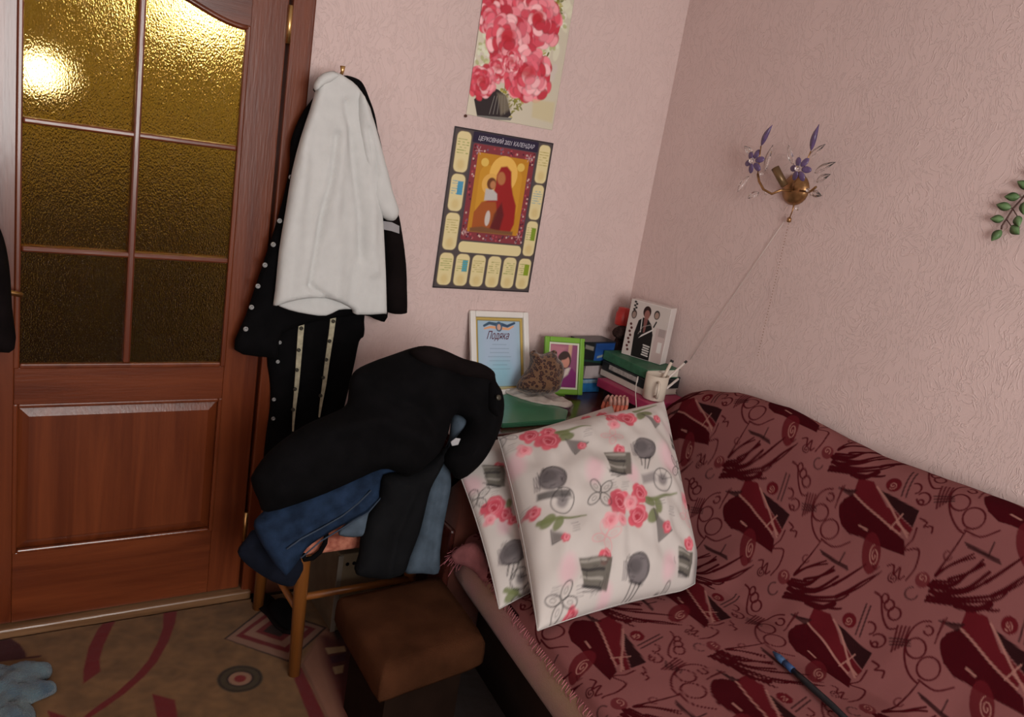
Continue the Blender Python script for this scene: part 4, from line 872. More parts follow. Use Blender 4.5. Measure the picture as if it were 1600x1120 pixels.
M_DARK = mat('dark_base_board', (.022, .010, .006, 1), .7, var=.2)
def sweep(name, profs, m_, par, cap=True):
    n = len(profs[0][1]); V = [(x, y, z) for y, P in profs for x, z in P]; F_ = []
    for i in range(len(profs)-1):
        for k in range(n): F_.append((i*n+k, i*n+(k+1) % n, (i+1)*n+(k+1) % n, (i+1)*n+k))
    if cap: F_ += [tuple(range(n))[::-1], tuple(range((len(profs)-1)*n, len(profs)*n))]
    o = obj(name, V, F_, m_, None, True); o.data.update()
    bm = bmesh.new(); bm.from_mesh(o.data); bmesh.ops.recalc_face_normals(bm, faces=bm.faces); bm.to_mesh(o.data); bm.free()
    if par: under(o, par)
    return o
ysw = np.linspace(-.585, YE, 30)
def seatp(y):
    x = xf(y); return [(x+.02, .424), (x+.004, .415), (x-.006, .395), (x-.014, .36), (x-.012, .325), (x+.004, .297), (x+.035, .283), (-.3, .283), (-.3, .424)]
sweep('seat', [(y, seatp(y)) for y in ysw], M_SOFA, sofa)
sweep('base', [(y, [(xf(y)+.1, 0), (xf(y)+.1, .282), (-.06, .282), (-.06, 0)]) for y in ysw], M_DARK, sofa)
def backp(y):
    q = prof(y, .014)[:8]; q = crv(q, 24); return [tuple(a) for a in q]+[(-.34, .40), (-.022, .40)]
sweep('backrest', [(y, backp(y)) for y in np.linspace(-.475, YE, 36)], M_ARM, sofa)
def armp(y):
    f = 1-abs((y+.525)/.055)**3*.06; return [(-1.015, 0.03), (-1.02, .45), (-1.005, .565*f), (-.96, .605*f), (-.85, .62*f), (-.3, .62*f), (-.2, .60*f), (-.2, .03)]
sweep('armrest', [(y, armp(y)) for y in np.linspace(-.58, -.462, 9)], M_ARM, sofa)
box('armrest_front', (-1.035, -.575, .03), (-1.015, -.47, .46), M_DESK, None, .008); under(bpy.data.objects['armrest_front'], sofa)

# patterned cover: one repeat of the print, then sampled over the whole cover
KS = 1.08
MAUVE, DKMAR, RED, INK, PALE, BLK = (lin(c, KS) for c in ((116, 72, 71), (56, 9, 15), (80, 20, 26), (66, 17, 22), (146, 102, 94), (38, 16, 18)))
E1, E2 = np.array([-.31, -.17]), np.array([-.08, .37]); EM = np.linalg.inv(np.array([E1, E2]).T)
TU, TV = .354, .379
tl = Canvas(0, TU, 0, TV, .0015, MAUVE); tl.wrap = (TU, TV)
ysp = np.linspace(-1.0, -1.9, 150); gpx, gst = [], []
for y in ysp:
    q = crv(prof(y), 260); ss = np.r_[0, np.cumsum(np.linalg.norm(np.diff(q, axis=0), axis=1))]
    k = (ss > .12) & (ss < .95); gpx.append(proj(np.c_[q[:, 0], np.full(260, y), q[:, 1]])[k][:140]); gst.append(np.c_[np.full(k.sum(), y), ss[k]][:140])
gl = min(len(g) for g in gpx); gpx = np.array([g[:gl] for g in gpx]).reshape(-1, 2); gst = np.array([g[:gl] for g in gst]).reshape(-1, 2)
def T(l):
    out = []
    for q in np.array(l, float)/3.295+np.array([1180, 780]):
        i = np.argsort(((gpx-q)**2).sum(1))[:12]; Aq = np.c_[gpx[i]-q, np.ones(12)]; c_ = np.linalg.lstsq(Aq, gst[i], rcond=None)[0][2]
        out.append((EM @ c_)*np.array([TU, TV]))
    return np.array(out)
SCL = float(np.linalg.norm(T([(400, 600)])[0]-T([(300, 600)])[0])/100)
def tline(l, wd, c, al=1.0, sm=True):
    wd = np.array(wd)*1.35 if hasattr(wd, '__len__') else max(wd, 7)*1.35
    tl.line(T(smooth_poly(l, 5, False) if sm and len(l) > 2 else l), (np.array(wd)*SCL if hasattr(wd, '__len__') else wd*SCL), c, al)
def tring(c, r, wd, col, a0=0, a1=6.283, al=1.0, ry=None):
    t = np.linspace(a0, a1, 26); tl.line(T(np.c_[c[0]+r*np.cos(t), c[1]+(ry or r)*np.sin(t)]), max(wd, 7)*1.35*SCL, col, al)
def tdisc(c, r, col, al=1.0):
    t = np.linspace(0, 6.283, 24)[:-1]; tl.poly(T(np.c_[c[0]+r*np.cos(t), c[1]+r*np.sin(t)]), col, al)
def tswirl(c, r, wd, col, turns=1.8):
    t = np.linspace(0, turns*6.283, 40); rr = r*(.15+.85*t/t[-1]); tl.line(T(np.c_[c[0]+rr*np.cos(t), c[1]+rr*np.sin(t)]), wd*SCL, col)
# fan
tl.poly(T([(300, 560), (385, 590), (440, 740), (520, 850), (470, 900), (400, 800), (262, 640)]), RED)
tl.poly(T([(163, 700), (200, 660), (262, 642), (440, 850), (503, 925), (490, 972), (380, 900), (260, 820), (205, 790), (165, 745)]), DKMAR); tdisc((205, 715), 46, DKMAR)
tdisc((315, 890), 58, RED, .9); tswirl((330, 905), 30, 5, PALE)
tl.poly(T([(398, 628), (612, 785), (560, 872), (480, 760)]), BLK); tl.poly(T([(440, 740), (480, 770), (560, 880), (520, 920)]), RED)
for l in ([(262, 640), (350, 740), (485, 890)], [(400, 620), (450, 720), (522, 915)], [(440, 850), (522, 790)], [(482, 830), (530, 900)], [(270, 790), (310, 820)]): tline(l, 6, PALE, .85)
for k in range(5): tline([(180+k*14, 605+k*4), (250+k*8, 650-k*6)], 4, BLK, .8, False); tline([(140+k*20, 690-k*26), (200+k*14, 600-k*4)], 4, INK, .8, False) if k < 2 else None
tdisc((486, 622), 40, RED); tswirl((482, 625), 22, 4, PALE, 1.4)
# scribble
for l, wd in (([(140, 512), (260, 536), (400, 562), (440, 562)], (15, 9)), ([(150, 495), (280, 525), (420, 520), (480, 490)], (16, 8)), ([(180, 425), (280, 430), (360, 380), (405, 345)], (12, 8)), ([(420, 500), (480, 470), (560, 420), (640, 378)], (22, 7)), ([(400, 440), (470, 400), (560, 342)], (18, 7)), ([(165, 470), (260, 508), (420, 500), (540, 450), (652, 368)], (20, 5)), ([(165, 440), (260, 448), (330, 400), (400, 362)], (20, 10)), ([(195, 402), (260, 362), (365, 320)], (14, 8)), ([(195, 395), (280, 300), (342, 222)], (10, 5)), ([(190, 482), (300, 482), (400, 440), (480, 390), (572, 332)], (18, 5)), ([(170, 450), (300, 470), (420, 400)], (16, 14)), ([(250, 420), (330, 400), (405, 368)], (14, 10)), ([(205, 385), (300, 350), (370, 335)], (10, 8)), ([(260, 540), (330, 560), (400, 540)], (20, 26))): tline(l, wd, DKMAR)
for k in range(3): tline([(335+k*6, 270+k*9), (470+k*2, 345+k*9)], 4, BLK, .8, False)
tline([(432, 325), (462, 272)], 4, BLK, .8, False)
# swirls and coils
tline([(580, 535), (522, 690)], 5, BLK, .8, False); tline([(602, 545), (545, 700)], 5, BLK, .8, False)
tring((600, 655), 30, 7, INK, -1.8, 1.6); tring((640, 722), 36, 6, INK, -2.2, 3.2); tring((625, 740), 14, 4, INK)
tline([(622, 472), (655, 500), (660, 560), (668, 610), (690, 660), (724, 666)], 6, INK)
for c, rx_, ry_ in (((676, 505), 17, 24), ((697, 540), 24, 28), ((722, 585), 30, 34)): tring(c, rx_, 6, INK, ry=ry_)
tswirl((710, 402), 28, 6, DKMAR); tdisc((862, 415), 40, RED, .8); tswirl((860, 405), 24, 4, PALE, 1.15); tring((805, 482), 32, 6, BLK, .4, 5.0, .7); tring((990, 295), 22, 4, INK, .4, 5.0, .7)
tring((880, 800), 118, 7, INK, 2.0, 4.9, ry=170); tring((820, 772), 52, 7, INK); tring((888, 876), 62, 7, INK); tline([(835, 935), (920, 990), (1025, 970)], 6, INK); tring((885, 680), 24, 5, INK, -2, 3)
for k in range(4): tline([(700+k*16, 790-k*8), (735+k*18, 650+k*4)], 4, INK, .9, False)
for k in range(3): tline([(695, 715+k*18), (790, 735+k*14)], 4, BLK, .7, False)
tline([(398, 962), (430, 975), (425, 1000), (462, 995), (450, 1025), (480, 1030)], 6, INK); tline([(582, 880), (545, 935), (495, 955), (570, 985), (545, 1030), (490, 1045)], 7, INK); tline([(610, 830), (640, 862), (620, 880), (662, 890), (655, 922)], 6, INK)
tline([(610, 340), (622, 360), (640, 345)], 3, INK, .6); tswirl((615, 345), 15, 3, INK, 1.2)
M_COVER = attr_mat('patterned_cover', 1.0, .04, bump=.4, bscale=500, bdist=.0015)
NS, NY = 540, 760
yy = np.linspace(0, 1, NY); Vs = np.empty((NY, NS, 3)); Cs = np.empty((NY, NS, 3)); yend = -2.35
for j, t in enumerate(yy):
    # the cover starts at the desk over the back, inside the arm over the seat
    y_b = -.47+(yend+.47)*t; q = crv(prof(y_b), NS); ss = np.r_[0, np.cumsum(np.linalg.norm(np.diff(q, axis=0), axis=1))]
    y0s = np.interp(ss, [.28, .42], [-.47, -.588]); yv = y0s+(yend-y0s)*t
    z = np.array(q[:, 1]); x = np.array(q[:, 0])
    dxf = np.array([xf(v) for v in yv])-xf(y_b); x = x+dxf*np.clip((-.7-q[:, 0])/.3, 0, 1)
    wv = .004*np.sin(yv*23+ss*9)+.003*np.sin(yv*51-ss*14)
    wrk = np.array([noise.noise(Vector((a*5, b*9, 1.7))) for a, b in zip(ss[::6], yv[::6])]); wrk = np.interp(np.arange(NS), np.arange(0, NS, 6), wrk)
    cr_ = np.exp(-((ss-.62)/.1)**2)
    z = z+wrk*(.006+.008*cr_)+wv*.5*cr_; Vs[j] = np.c_[x, yv, z+.003]
    uv = (EM @ np.array([yv+wrk*.006, ss]))*np.array([[TU], [TV]]); Cs[j] = tl.sample(uv[0], uv[1])
cover = empty('sofa_cover', (-.55, -1.4, .44)); tag(cover, 'mauve fabric cover printed with maroon fans and scribbles draped over the sofa', 'sofa cover')
under(grid_obj('fabric', Vs, Cs, M_COVER, flip=False), cover)
# fringe along the front hem and the tasselled corner
M_FRINGE = mat('pink_fringe', (.30, .10, .115, 1), .9, .1, var=.3, vscale=60)
bm = bmesh.new()
for j in range(0, NY, 4):
    e = Vector(Vs[j, -1]); dx = random.uniform(-.012, -.004); ln = random.uniform(.012, .022)
    add_tube(bm, [e+Vector((.002, 0, .003)), e+Vector((dx, random.uniform(-.004, .004), -ln*.5)), e+Vector((dx*.9, random.uniform(-.006, .006), -ln))], [.0013, .0012, .0006], 4)
tag(under(bobj('fringe', bm, M_FRINGE), cover), kind='stuff')
bm = bmesh.new(); cpx = hit((722, 868), 1, -.60)
for k in range(80):
    b_ = Vector(cpx)+Vector((random.uniform(-.015, .05), random.uniform(-.02, .02), random.uniform(-.01, .03)-.0)); d_ = Vector((random.uniform(-.05, -.01), random.uniform(-.03, .02), random.uniform(-.045, .01)))
    add_tube(bm, [b_, b_+d_*.6+Vector((0, 0, .006)), b_+d_], [.0022, .0018, .0008], 4)
tag(under(bobj('tassel', bm, M_FRINGE), cover), kind='stuff')
M_CORNER = mat('pink_cover_underside', (.30, .115, .12, 1), .9, .1, var=.25, vscale=18, bump=.6, bscale=260, bdist=.003)
under(cloth('turned_corner', [(708, 866), (722, 852), (744, 848), (758, 868), (772, 900), (778, 930), (762, 915), (745, 895), (730, 885), (714, 880)], hit((740, 880), 0, -1.02), (-1, -.25, .25), M_CORNER, front=.02, back=.01, edge=.02, step=.008, wr=.006), cover)

# pen-like brush on the cover
br = empty('paint_brush', tuple(hit((1262, 1068), 2, .452))); tag(br, 'black handled brush with a blue tip lying on the sofa cover', 'brush')
def bpx(x, y, dz=.0): return Vector(hit((x, y), 2, .466+dz)-np.array(br.location))
tube('handle', [bpx(1238, 1046), bpx(1262, 1068, .001), bpx(1300, 1102, .001), bpx(1345, 1145)], [.007, .0085, .008, .006], mat('black_lacquer', (.012, .013, .016, 1), .3, var=.2), br, 10)
tube('ferrule', [bpx(1226, 1035), bpx(1239, 1047)], .0085, mat('blue_ferrule', (.02, .05, .13, 1), .3, var=.2), br, 10)
tube('bristles', [bpx(1208, 1018), bpx(1217, 1027), bpx(1226, 1035)], [.002, .009, .008], mat('blue_bristle', (.03, .07, .15, 1), .6, var=.4, vscale=200), br, 10)

# ------------------------------------------------------------------ pillows
KPW = 1.05
PW, PINKR, PINKL, PKD, GRY, GRD, GRN, CRM = (lin(c, KPW) for c in ((186, 180, 175), (190, 82, 96), (206, 150, 154), (150, 36, 52), (104, 98, 100), (44, 41, 43), (104, 112, 72), (190, 178, 166)))
def homography(src, dst):
    A_ = []; b_ = []
    for (x, y), (u, v) in zip(src, dst): A_ += [[x, y, 1, 0, 0, 0, -u*x, -u*y], [0, 0, 0, x, y, 1, -v*x, -v*y]]; b_ += [u, v]
    h = np.linalg.solve(np.array(A_), np.array(b_)); return np.append(h, 1).reshape(3, 3)
def pillow_canvas(corner_px):
    H = homography(corner_px, [(0, 0), (.55, 0), (.55, .55), (0, .55)]); c_ = Canvas(0, .55, 0, .55, .0026, PW)
    V2 = np.array([[noise.noise(Vector((x*9, y*9, 5))) for x in c_.xs[::4]] for y in c_.ys[::4]]); V2 = np.kron(V2, np.ones((4, 4)))[:c_.ny, :c_.nx][..., None]
    c_.a = c_.a*(1+.03*V2)
    def Q(l):
        o = []
        for x, y in l:
            q = H @ np.array([x/2.8+690, y/2.8+600, 1]); o.append((q[0]/q[2], q[1]/q[2]))
        return o
    return c_, Q
MPX = .00078
def rose(c_, Q, x, y, r, light=False):
    c = np.array(Q([(x, y)])[0]); R = r*MPX; base = PINKL if light else PINKR
    for i in range(7):
        a = i*.9+random.random(); q = c+np.array([math.cos(a), math.sin(a)])*R*.5; c_.ell(q, R*.62, R*.5, base*random.uniform(.85, 1.12), a, .95, soft=.004)
    c_.ell(c, R*.55, R*.5, PKD if not light else PINKR, .3, .75, soft=R*.5)
    for k in range(3): c_.ell(c+np.array([.05, .05])*R*k, R*(.3+.2*k), R*(.26+.18*k), lin((226, 150, 160), KPW), k, .7, w_=.0022, a0=k, a1=k+4)
def leaves(c_, Q, pts, wd=9): c_.line(Q(pts), (wd*MPX*2, wd*MPX*.5), GRN, .9)
def leafb(c_, Q, x, y, r, col=None): c_.ell(Q([(x, y)])[0], r*MPX*1.2, r*MPX*.75, GRN if col is None else col, random.uniform(0, 3), .9, soft=.004)
def butterfly(c_, Q, x, y, col, s=1.0, rot=0.0):
    c = np.array(Q([(x, y)])[0]); R = 20*MPX*s*1.3
    for a in (.7, -.7, 2.4, -2.4):
        q = c+np.array([math.cos(a+rot), math.sin(a+rot)])*R*.9; c_.ell(q, R*.8, R*.45, col, a+rot, .9, w_=.0028); c_.ell(q, R*.3, R*.15, col, a+rot, .6, w_=.002)
def stool(c_, Q, x, y, r, wheel=None, legs=True):
    c = np.array(Q([(x, y)])[0]); R = r*MPX
    c_.ell(c, R, R*.92, GRY, 0, .95, soft=.006); c_.ell(c+np.array([-.2, .2])*R, R*.6, R*.5, GRD, 0, .45, soft=.012); c_.ell(c, R, R*.95, GRD, 0, .9, w_=.0028, a0=-1.5, a1=2.2); c_.ell(c, R*.9, R*.88, GRD, 0, .7, w_=.002)
    for dx in (-1.35, -1.2, -1.05): c_.line(Q([(x+dx*r, y-r*.4), (x+dx*r+6, y+r*.9)]), .003, GRY, .8)
    sketch(c_, Q, x, y, r*1.02, 18)
    if legs:
        for l in ([(x-r*.6, y+r), (x+r*.5, y+r)], [(x-r*.4, y+r), (x-r*.45, y+r*1.9)], [(x+r*.05, y+r), (x-r*.15, y+r*2.2)], [(x+r*.5, y+r*.9), (x+r*.1, y+r*2.2)]): c_.line(Q(l), .0035, GRD, .9)
    if wheel:
        q = np.array(Q([wheel[:2]])[0]); Rw = wheel[2]*MPX; c_.ell(q, Rw, Rw, GRD, 0, .85, w_=.003); c_.ell(q, Rw*.5, Rw*.5, GRY, 0, .8, soft=.01)
        for k in range(4): c_.line([q, q+Rw*np.array([math.cos(k*.8), math.sin(k*.8)])], .0018, GRD, .7)
def sketch(c_, Q, x, y, r, n_=14):
    for _ in range(n_):
        a = random.uniform(0, 6.28); d = r*random.uniform(.5, 1.25); p_ = (x+d*math.cos(a), y+d*math.sin(a)); b = a+1.57+random.uniform(-.6, .6); l = r*random.uniform(.2, .5)
        c_.line(Q([p_, (p_[0]+l*math.cos(b), p_[1]+l*math.sin(b))]), .002, GRD, random.uniform(.35, .8))
def crate(c_, Q, x, y, w_, h):
    P = [(x-w_/2, y-h/2), (x+w_*.3, y-h*.42), (x+w_/2, y-h*.45), (x+w_/2, y+h/2), (x-w_*.32, y+h*.45)]; c_.poly(Q(P), lin((86, 82, 74), KPW), .92, .004)
    for k in range(4):
        yy_ = y-h*.38+h*.26*k; c_.line(Q([(x-w_*.42+k*3, yy_), (x+w_*.25, yy_+6)]), .007, GRD if k % 2 else lin((150, 146, 138), KPW), .85)
    c_.line(Q([(x-w_*.3, y+h*.55), (x+w_*.3, y+h*.5)]), .004, GRD, .6); sketch(c_, Q, x-w_*.05, y+h*.1, h*.42, 16)
def tri(c_, Q, l): c_.poly(Q(l), lin((96, 90, 88), KPW), .85, .008); c_.line(Q([l[1], l[2], l[0]]), .003, GRD, .7)
def script(c_, Q, x, y, n_=4):
    for k in range(n_): c_.line(Q([(x+random.uniform(-4, 4), y+k*11), (x+random.uniform(18, 34), y+k*11-4)]), .0022, GRY, .6)
def smudge(c_, Q, x, y, r, col=None): c_.ell(Q([(x, y)])[0], r*MPX, r*MPX*1.5, lin((206, 162, 172), KPW) if col is None else col, random.uniform(-.4, .4), .6, soft=r*MPX)

FP = [(840, 985), (1098, 918), (1037, 627), (778, 683)]
fc, Q = pillow_canvas(FP)
for a in ((300, 410, 30), (590, 500, 30), (750, 520, 24), (670, 990, 26), (500, 890, 30), (940, 860, 30), (930, 420, 40), (720, 170, 30)): smudge(fc, Q, *a)
smudge(fc, Q, 1110, 800, 34, GRY); smudge(fc, Q, 1120, 860, 30, GRY); smudge(fc, Q, 960, 260, 26, lin((190, 170, 172), KPW))
for l in ([(455, 275), (590, 262)], [(800, 165), (918, 118)], [(820, 625), (970, 572)], [(380, 700), (560, 690)]): leaves(fc, Q, l)
for a in ((490, 310, 26), (480, 285, 22), (820, 200, 24), (850, 185, 20), (840, 690, 28), (822, 632, 24), (870, 640, 22), (410, 700, 24), (450, 715, 20)): leafb(fc, Q, *a)
tri(fc, Q, [(485, 325), (575, 355), (520, 415)]); tri(fc, Q, [(830, 190), (905, 245), (875, 280)]); tri(fc, Q, [(840, 660), (935, 735), (880, 778)]); tri(fc, Q, [(425, 735), (490, 770), (435, 790)])
for a in ((355, 268, 32), (425, 262, 26), (418, 320, 42), (690, 205, 30), (755, 218, 38), (690, 642, 42), (770, 692, 36), (778, 602, 34), (548, 372, 16), (895, 220, 18), (910, 725, 18), (695, 410, 20), (635, 860, 24), (1038, 762, 22), (360, 650, 22), (480, 775, 14), (545, 1050, 26)): rose(fc, Q, *a)
for a in ((330, 345, 28), (690, 258, 24), (655, 715, 26), (700, 715, 22), (1040, 570, 30), (740, 640, 24)): rose(fc, Q, *a, True)
stool(fc, Q, 425, 520, 50, (465, 625, 42), False); fc.poly(Q([(370, 575), (490, 585), (500, 612), (370, 605)]), GRD, .8, .006); stool(fc, Q, 815, 388, 46, (890, 530, 42)); stool(fc, Q, 790, 890, 50)
fc.poly(Q([(790, 520), (850, 500), (860, 540), (800, 555)]), GRY, .7, .01)
crate(fc, Q, 690, 468, 110, 110); crate(fc, Q, 605, 912, 130, 120); crate(fc, Q, 1018, 835, 84, 100); crate(fc, Q, 985, 310, 40, 70)
for a in ((675, 330, PINKL, 1, .4), (615, 600, GRD, 1.3, 1.2), (640, 775, PINKL, 1.3, .8), (490, 1000, GRD, 1.3, .3), (990, 445, GRD, 1.1, 1.4), (1030, 645, PINKL, 1, .9), (950, 960, GRD, .9, .5), (265, 245, GRY, 1, .2)): butterfly(fc, Q, *a)
for a in ((275, 300), (560, 290), (650, 550), (700, 560), (870, 600), (920, 640), (540, 960), (450, 950), (960, 150), (330, 620), (505, 720)): script(fc, Q, *a)
M_PILLOW = attr_mat('printed_cotton', .85, .2, bump=.25, bscale=600, bdist=.0008, sheen=.05)
M_SEAM = mat('pillow_seam', (.40, .375, .355, 1), .85, .1, var=.1)
def pillow(name, corners, canvas, T_, label, seed, G=200):
    c = [np.array(x, float) for x in corners]; u = np.linspace(0, 1, G); UU, VV = np.meshgrid(u, u)
    nrm = np.cross(c[1]-c[0], c[3]-c[0]); nrm /= np.linalg.norm(nrm)
    if nrm@(CAM-c[0]) < 0: nrm = -nrm
    # slightly hollow sides between the corners
    pu = UU+.022*(1-2*UU)*4*VV*(1-VV)*(np.abs(2*UU-1))**2; pv_ = VV+.022*(1-2*VV)*4*UU*(1-UU)*(np.abs(2*VV-1))**2
    B = ((1-pu)*(1-pv_))[..., None]*c[0]+(pu*(1-pv_))[..., None]*c[1]+(pu*pv_)[..., None]*c[2]+((1-pu)*pv_)[..., None]*c[3]
    cr_ = np.clip(1-np.hypot(1-UU, VV)/.16, 0, 1)**1.3; B = B+(cr_*.042)[..., None]*((c[3]-c[0])*.7-(c[1]-c[0]))
    bul = np.clip((1-(2*UU-1)**2)*(1-(2*VV-1)**2), 0, 1)**.42
    wn = np.array([[noise.noise(Vector((x*4+seed, y*4, 0)))*.014+noise.noise(Vector((x*11+y*5, y*6-x*5+seed, 2)))*.013 for x in u[::2]] for y in u[::2]]); wn = np.kron(wn, np.ones((2, 2)))
    for _ in range(4): wn = (wn+np.roll(wn, 1, 0)+np.roll(wn, -1, 0)+np.roll(wn, 1, 1)+np.roll(wn, -1, 1))/5
    ed = np.minimum(np.minimum(UU, 1-UU), np.minimum(VV, 1-VV)); wn = wn*np.clip(ed*9, 0, 1)
    Fr = B+nrm*(bul*T_*.55+wn)[..., None]; Bk = B-nrm*(bul*T_*.45)[..., None]
    colr = canvas.sample(UU*.55, VV*.55)
    e_ = empty(name, tuple((c[0]+c[1])/2)); tag(e_, label, 'pillow', 'floral pillows on the sofa')
    flip = np.dot(np.cross(c[1]-c[0], c[3]-c[0]), nrm) < 0
    V = np.concatenate([Fr, Bk[:, ::-1]], 1)                           # closed around the side seams
    o = grid_obj('pillowcase', V, np.concatenate([colr, colr[:, ::-1]], 1), M_PILLOW, flip=bool(flip))
    bm = bmesh.new(); bm.from_mesh(o.data); bmesh.ops.remove_doubles(bm, verts=bm.verts, dist=2e-4); bm.to_mesh(o.data); bm.free()
    under(o, e_)
    ring = [Fr[0, i] for i in range(0, G, 4)]+[Fr[i, -1] for i in range(0, G, 4)]+[Fr[-1, i] for i in range(G-1, -1, -4)]+[Fr[i, 0] for i in range(G-1, -1, -4)]
    under(tube('seam', ring+[ring[0]], .0018, M_SEAM, None, 6), e_)
    return e_
BL = hit((840, 985), 2, .462); BR = hit((1098, 918), 2, .475)
pillow('floral_pillow', [BL, BR, far((1037, 627), BR, .585), far((778, 683), BL, .585)], fc, .19, 'floral printed pillow leaning in front of the other pillow', 1.3)
# the one behind
P2 = [(780, 953), None, None, (716, 746)]
p1n = np.cross(BR-BL, far((778, 683), BL, .585)-BL); p1n /= np.linalg.norm(p1n); p1n = p1n if p1n@(CAM-BL) > 0 else -p1n
b0 = hitp((780, 951), BL-p1n*.085, p1n); b3 = hitp((703, 706), BL-p1n*.112, p1n); b2 = hitp((956, 634), BL-p1n*.105, p1n); b1 = b0+(b2-b3)*.95
cpx4 = [tuple(proj(b)) for b in (b0, b1, b2, b3)]
sc2, Q2 = pillow_canvas(cpx4)
for a in ((110, 470, 30), (250, 660, 26), (700, 150, 26)): smudge(sc2, Q2, *a)
leaves(sc2, Q2, [(270, 920), (380, 950)]); leafb(sc2, Q2, 300, 940, 22); leafb(sc2, Q2, 270, 570, 16)
for a in ((235, 393, 20), (200, 585, 42), (255, 612, 28), (290, 635, 20), (690, 160, 26), (620, 180, 30)): rose(sc2, Q2, *a)
rose(sc2, Q2, 185, 635, 22, True); crate(sc2, Q2, 205, 442, 96, 110); stool(sc2, Q2, 290, 778, 48, (330, 880, 36)); butterfly(sc2, Q2, 135, 535, GRD, 1.1, 1.1); butterfly(sc2, Q2, 360, 950, GRD, 1, .4); script(sc2, Q2, 190, 520); script(sc2, Q2, 130, 610)
pillow('floral_pillow', [b0, b1, b2, b3], sc2, .105, 'floral printed pillow tucked behind the front pillow by the armrest', 4.7, 150)

# ------------------------------------------------------------------ chair with clothes, box, footstool
chx0, chx1, chy0, chy1, chz = -1.445, -1.065, -.475, -.115, .405
ch = empty('wooden_chair', ((chx0+chx1)/2, (chy0+chy1)/2, 0)); tag(ch, 'honey coloured wooden chair with a coral patterned seat under the clothes', 'chair')
def chp(o): return under(o, ch)
M_SEAT = mat('coral_tapestry', (.50, .20, .13, 1), .9, .1, col2=(.24, .065, .045, 1), vscale=45, bump=.5, bscale=300, bdist=.002)
chp(box('seat', (chx0-.015, chy0-.02, chz-.012), (chx1+.005, chy1+.01, chz+.034), M_SEAT, None, .016, None, True, 4))
for x, y, dy in ((chx0+.018, chy0+.022, -.012), (chx0+.018, chy1-.012, .02)):
    chp(tube('leg', [(x+.005, y+dy, 0), (x, y, chz-.03), (x, y, chz-.012)], [.017, .021, .021], M_CHAIR, None, 12))
for y in (chy0+.022, chy1-.012):
    chp(tube('leg', [(chx1-.012, y, 0), (chx1-.018, y, chz), (chx1-.012, y, .62), (chx1+.012, y, .85)], [.016, .02, .018, .014], M_CHAIR, None, 12))
for lo_, hi_ in [((chx0+.018, chy0+.14, chz-.05), (chx1-.018, chy0+.16, chz-.014)), ((chx0+.008, chy0+.03, chz-.07), (chx0+.028, chy1, chz-.014)), ((chx1-.028, chy0+.03, chz-.07), (chx1-.008, chy1, chz-.014))]: chp(box('rail', lo_, hi_, M_CHAIR, None, .003))
for z in (.26,): chp(tube('stretcher', [(chx0+.02, chy0+.015, z-.012), (chx1-.02, chy0+.015, z-.012)], .011, M_CHAIR, None, 10))
chp(tube('stretcher', [(chx0+.02, chy0+.015, .2), (chx0+.02, chy1+.01, .2)], .010, M_CHAIR, None, 10))
for z, yo in ((.60, .005), (.70, .014), (.82, .024)): chp(box('back_slat', (chx1-.024+yo, chy0+.022, z-.025), (chx1-.008+yo, chy1-.012, z+.025), M_CHAIR, None, .006))

# clothes on the chair
M_DENIM = mat('dark_blue_denim', (.011, .023, .050, 1), .9, .15, var=.4, vscale=26, bump=.5, bscale=500, bdist=.0015)
M_DENIM2 = mat('navy_denim', (.005, .007, .014, 1), .9, .15, var=.3, vscale=26, bump=.4, bscale=500)
M_LDENIM = mat('washed_grey_blue_denim', (.062, .085, .112, 1), .9, .15, var=.25, vscale=22, bump=.5, bscale=500, bdist=.0015)
M_GREYP = mat('charcoal_cloth', (.006, .0062, .007, 1), .9, .08, var=.2, vscale=20, bump=.3, bscale=400)
M_STITCH = mat('denim_seam', (.03, .045, .07, 1), .8, var=.2)
nv = cloth('navy_jeans', [(371, 862), (384, 842), (398, 826), (430, 830), (470, 850), (480, 880), (466, 905), (455, 916), (425, 908), (388, 884)], hit((425, 870), 1, -.42), (-.35, -1, .3), M_DENIM2, front=.03, back=.03, edge=.03, step=.009, wr=.008)
tag(nv, 'dark navy jeans hem hanging off the seat side below the blue jeans', 'jeans')
bj = empty('blue_jeans', tuple(hit((520, 800), 1, -.5))); tag(bj, 'dark blue jeans lying across the chair seat with a leg hanging left', 'jeans')
bjp, bjn = hit((520, 800), 1, -.5), (-.22, -1, .55)
under(cloth('jeans_leg', [(396, 822), (410, 800), (432, 780), (480, 762), (540, 738), (590, 722), (616, 718), (624, 745), (606, 776), (580, 798), (540, 818), (505, 838), (480, 856), (466, 876), (448, 899), (438, 892), (420, 868)], bjp, bjn, M_DENIM, front=.045, back=.03, edge=.035, step=.009, wr=.008, folds=[([(440, 850), (500, 815), (570, 775)], .012, .012), ([(560, 790), (610, 750)], .01, -.014)]), bj)
jn = np.array(bjn)/np.linalg.norm(bjn)
under(tube('seam', [hitp(p_, bjp+jn*.056, jn) for p_ in ((448, 858), (470, 842), (500, 826), (535, 806), (560, 786), (580, 766))], .0022, M_STITCH), bj)
under(tube('seam', [hitp(p_, bjp+jn*.046, jn) for p_ in ((470, 872), (500, 846), (540, 822), (576, 800), (600, 772))], .002, M_STITCH), bj)
under(cloth('inner_fold', [(540, 818), (600, 778), (608, 790), (590, 820), (565, 838), (530, 836)], bjp-np.array([0, .0, .0]), bjn, M_LDENIM, front=.02, back=.01, edge=.02, step=.009, wr=.005), bj)
bt = tube('belt_strap', [hit(p_, 1, -.515) for p_ in ((474, 866), (476, 874), (488, 872), (500, 862), (508, 848), (510, 834))], .007, M_BLACK); tag(bt, 'dark looped strap hanging over the coral seat edge', 'strap')
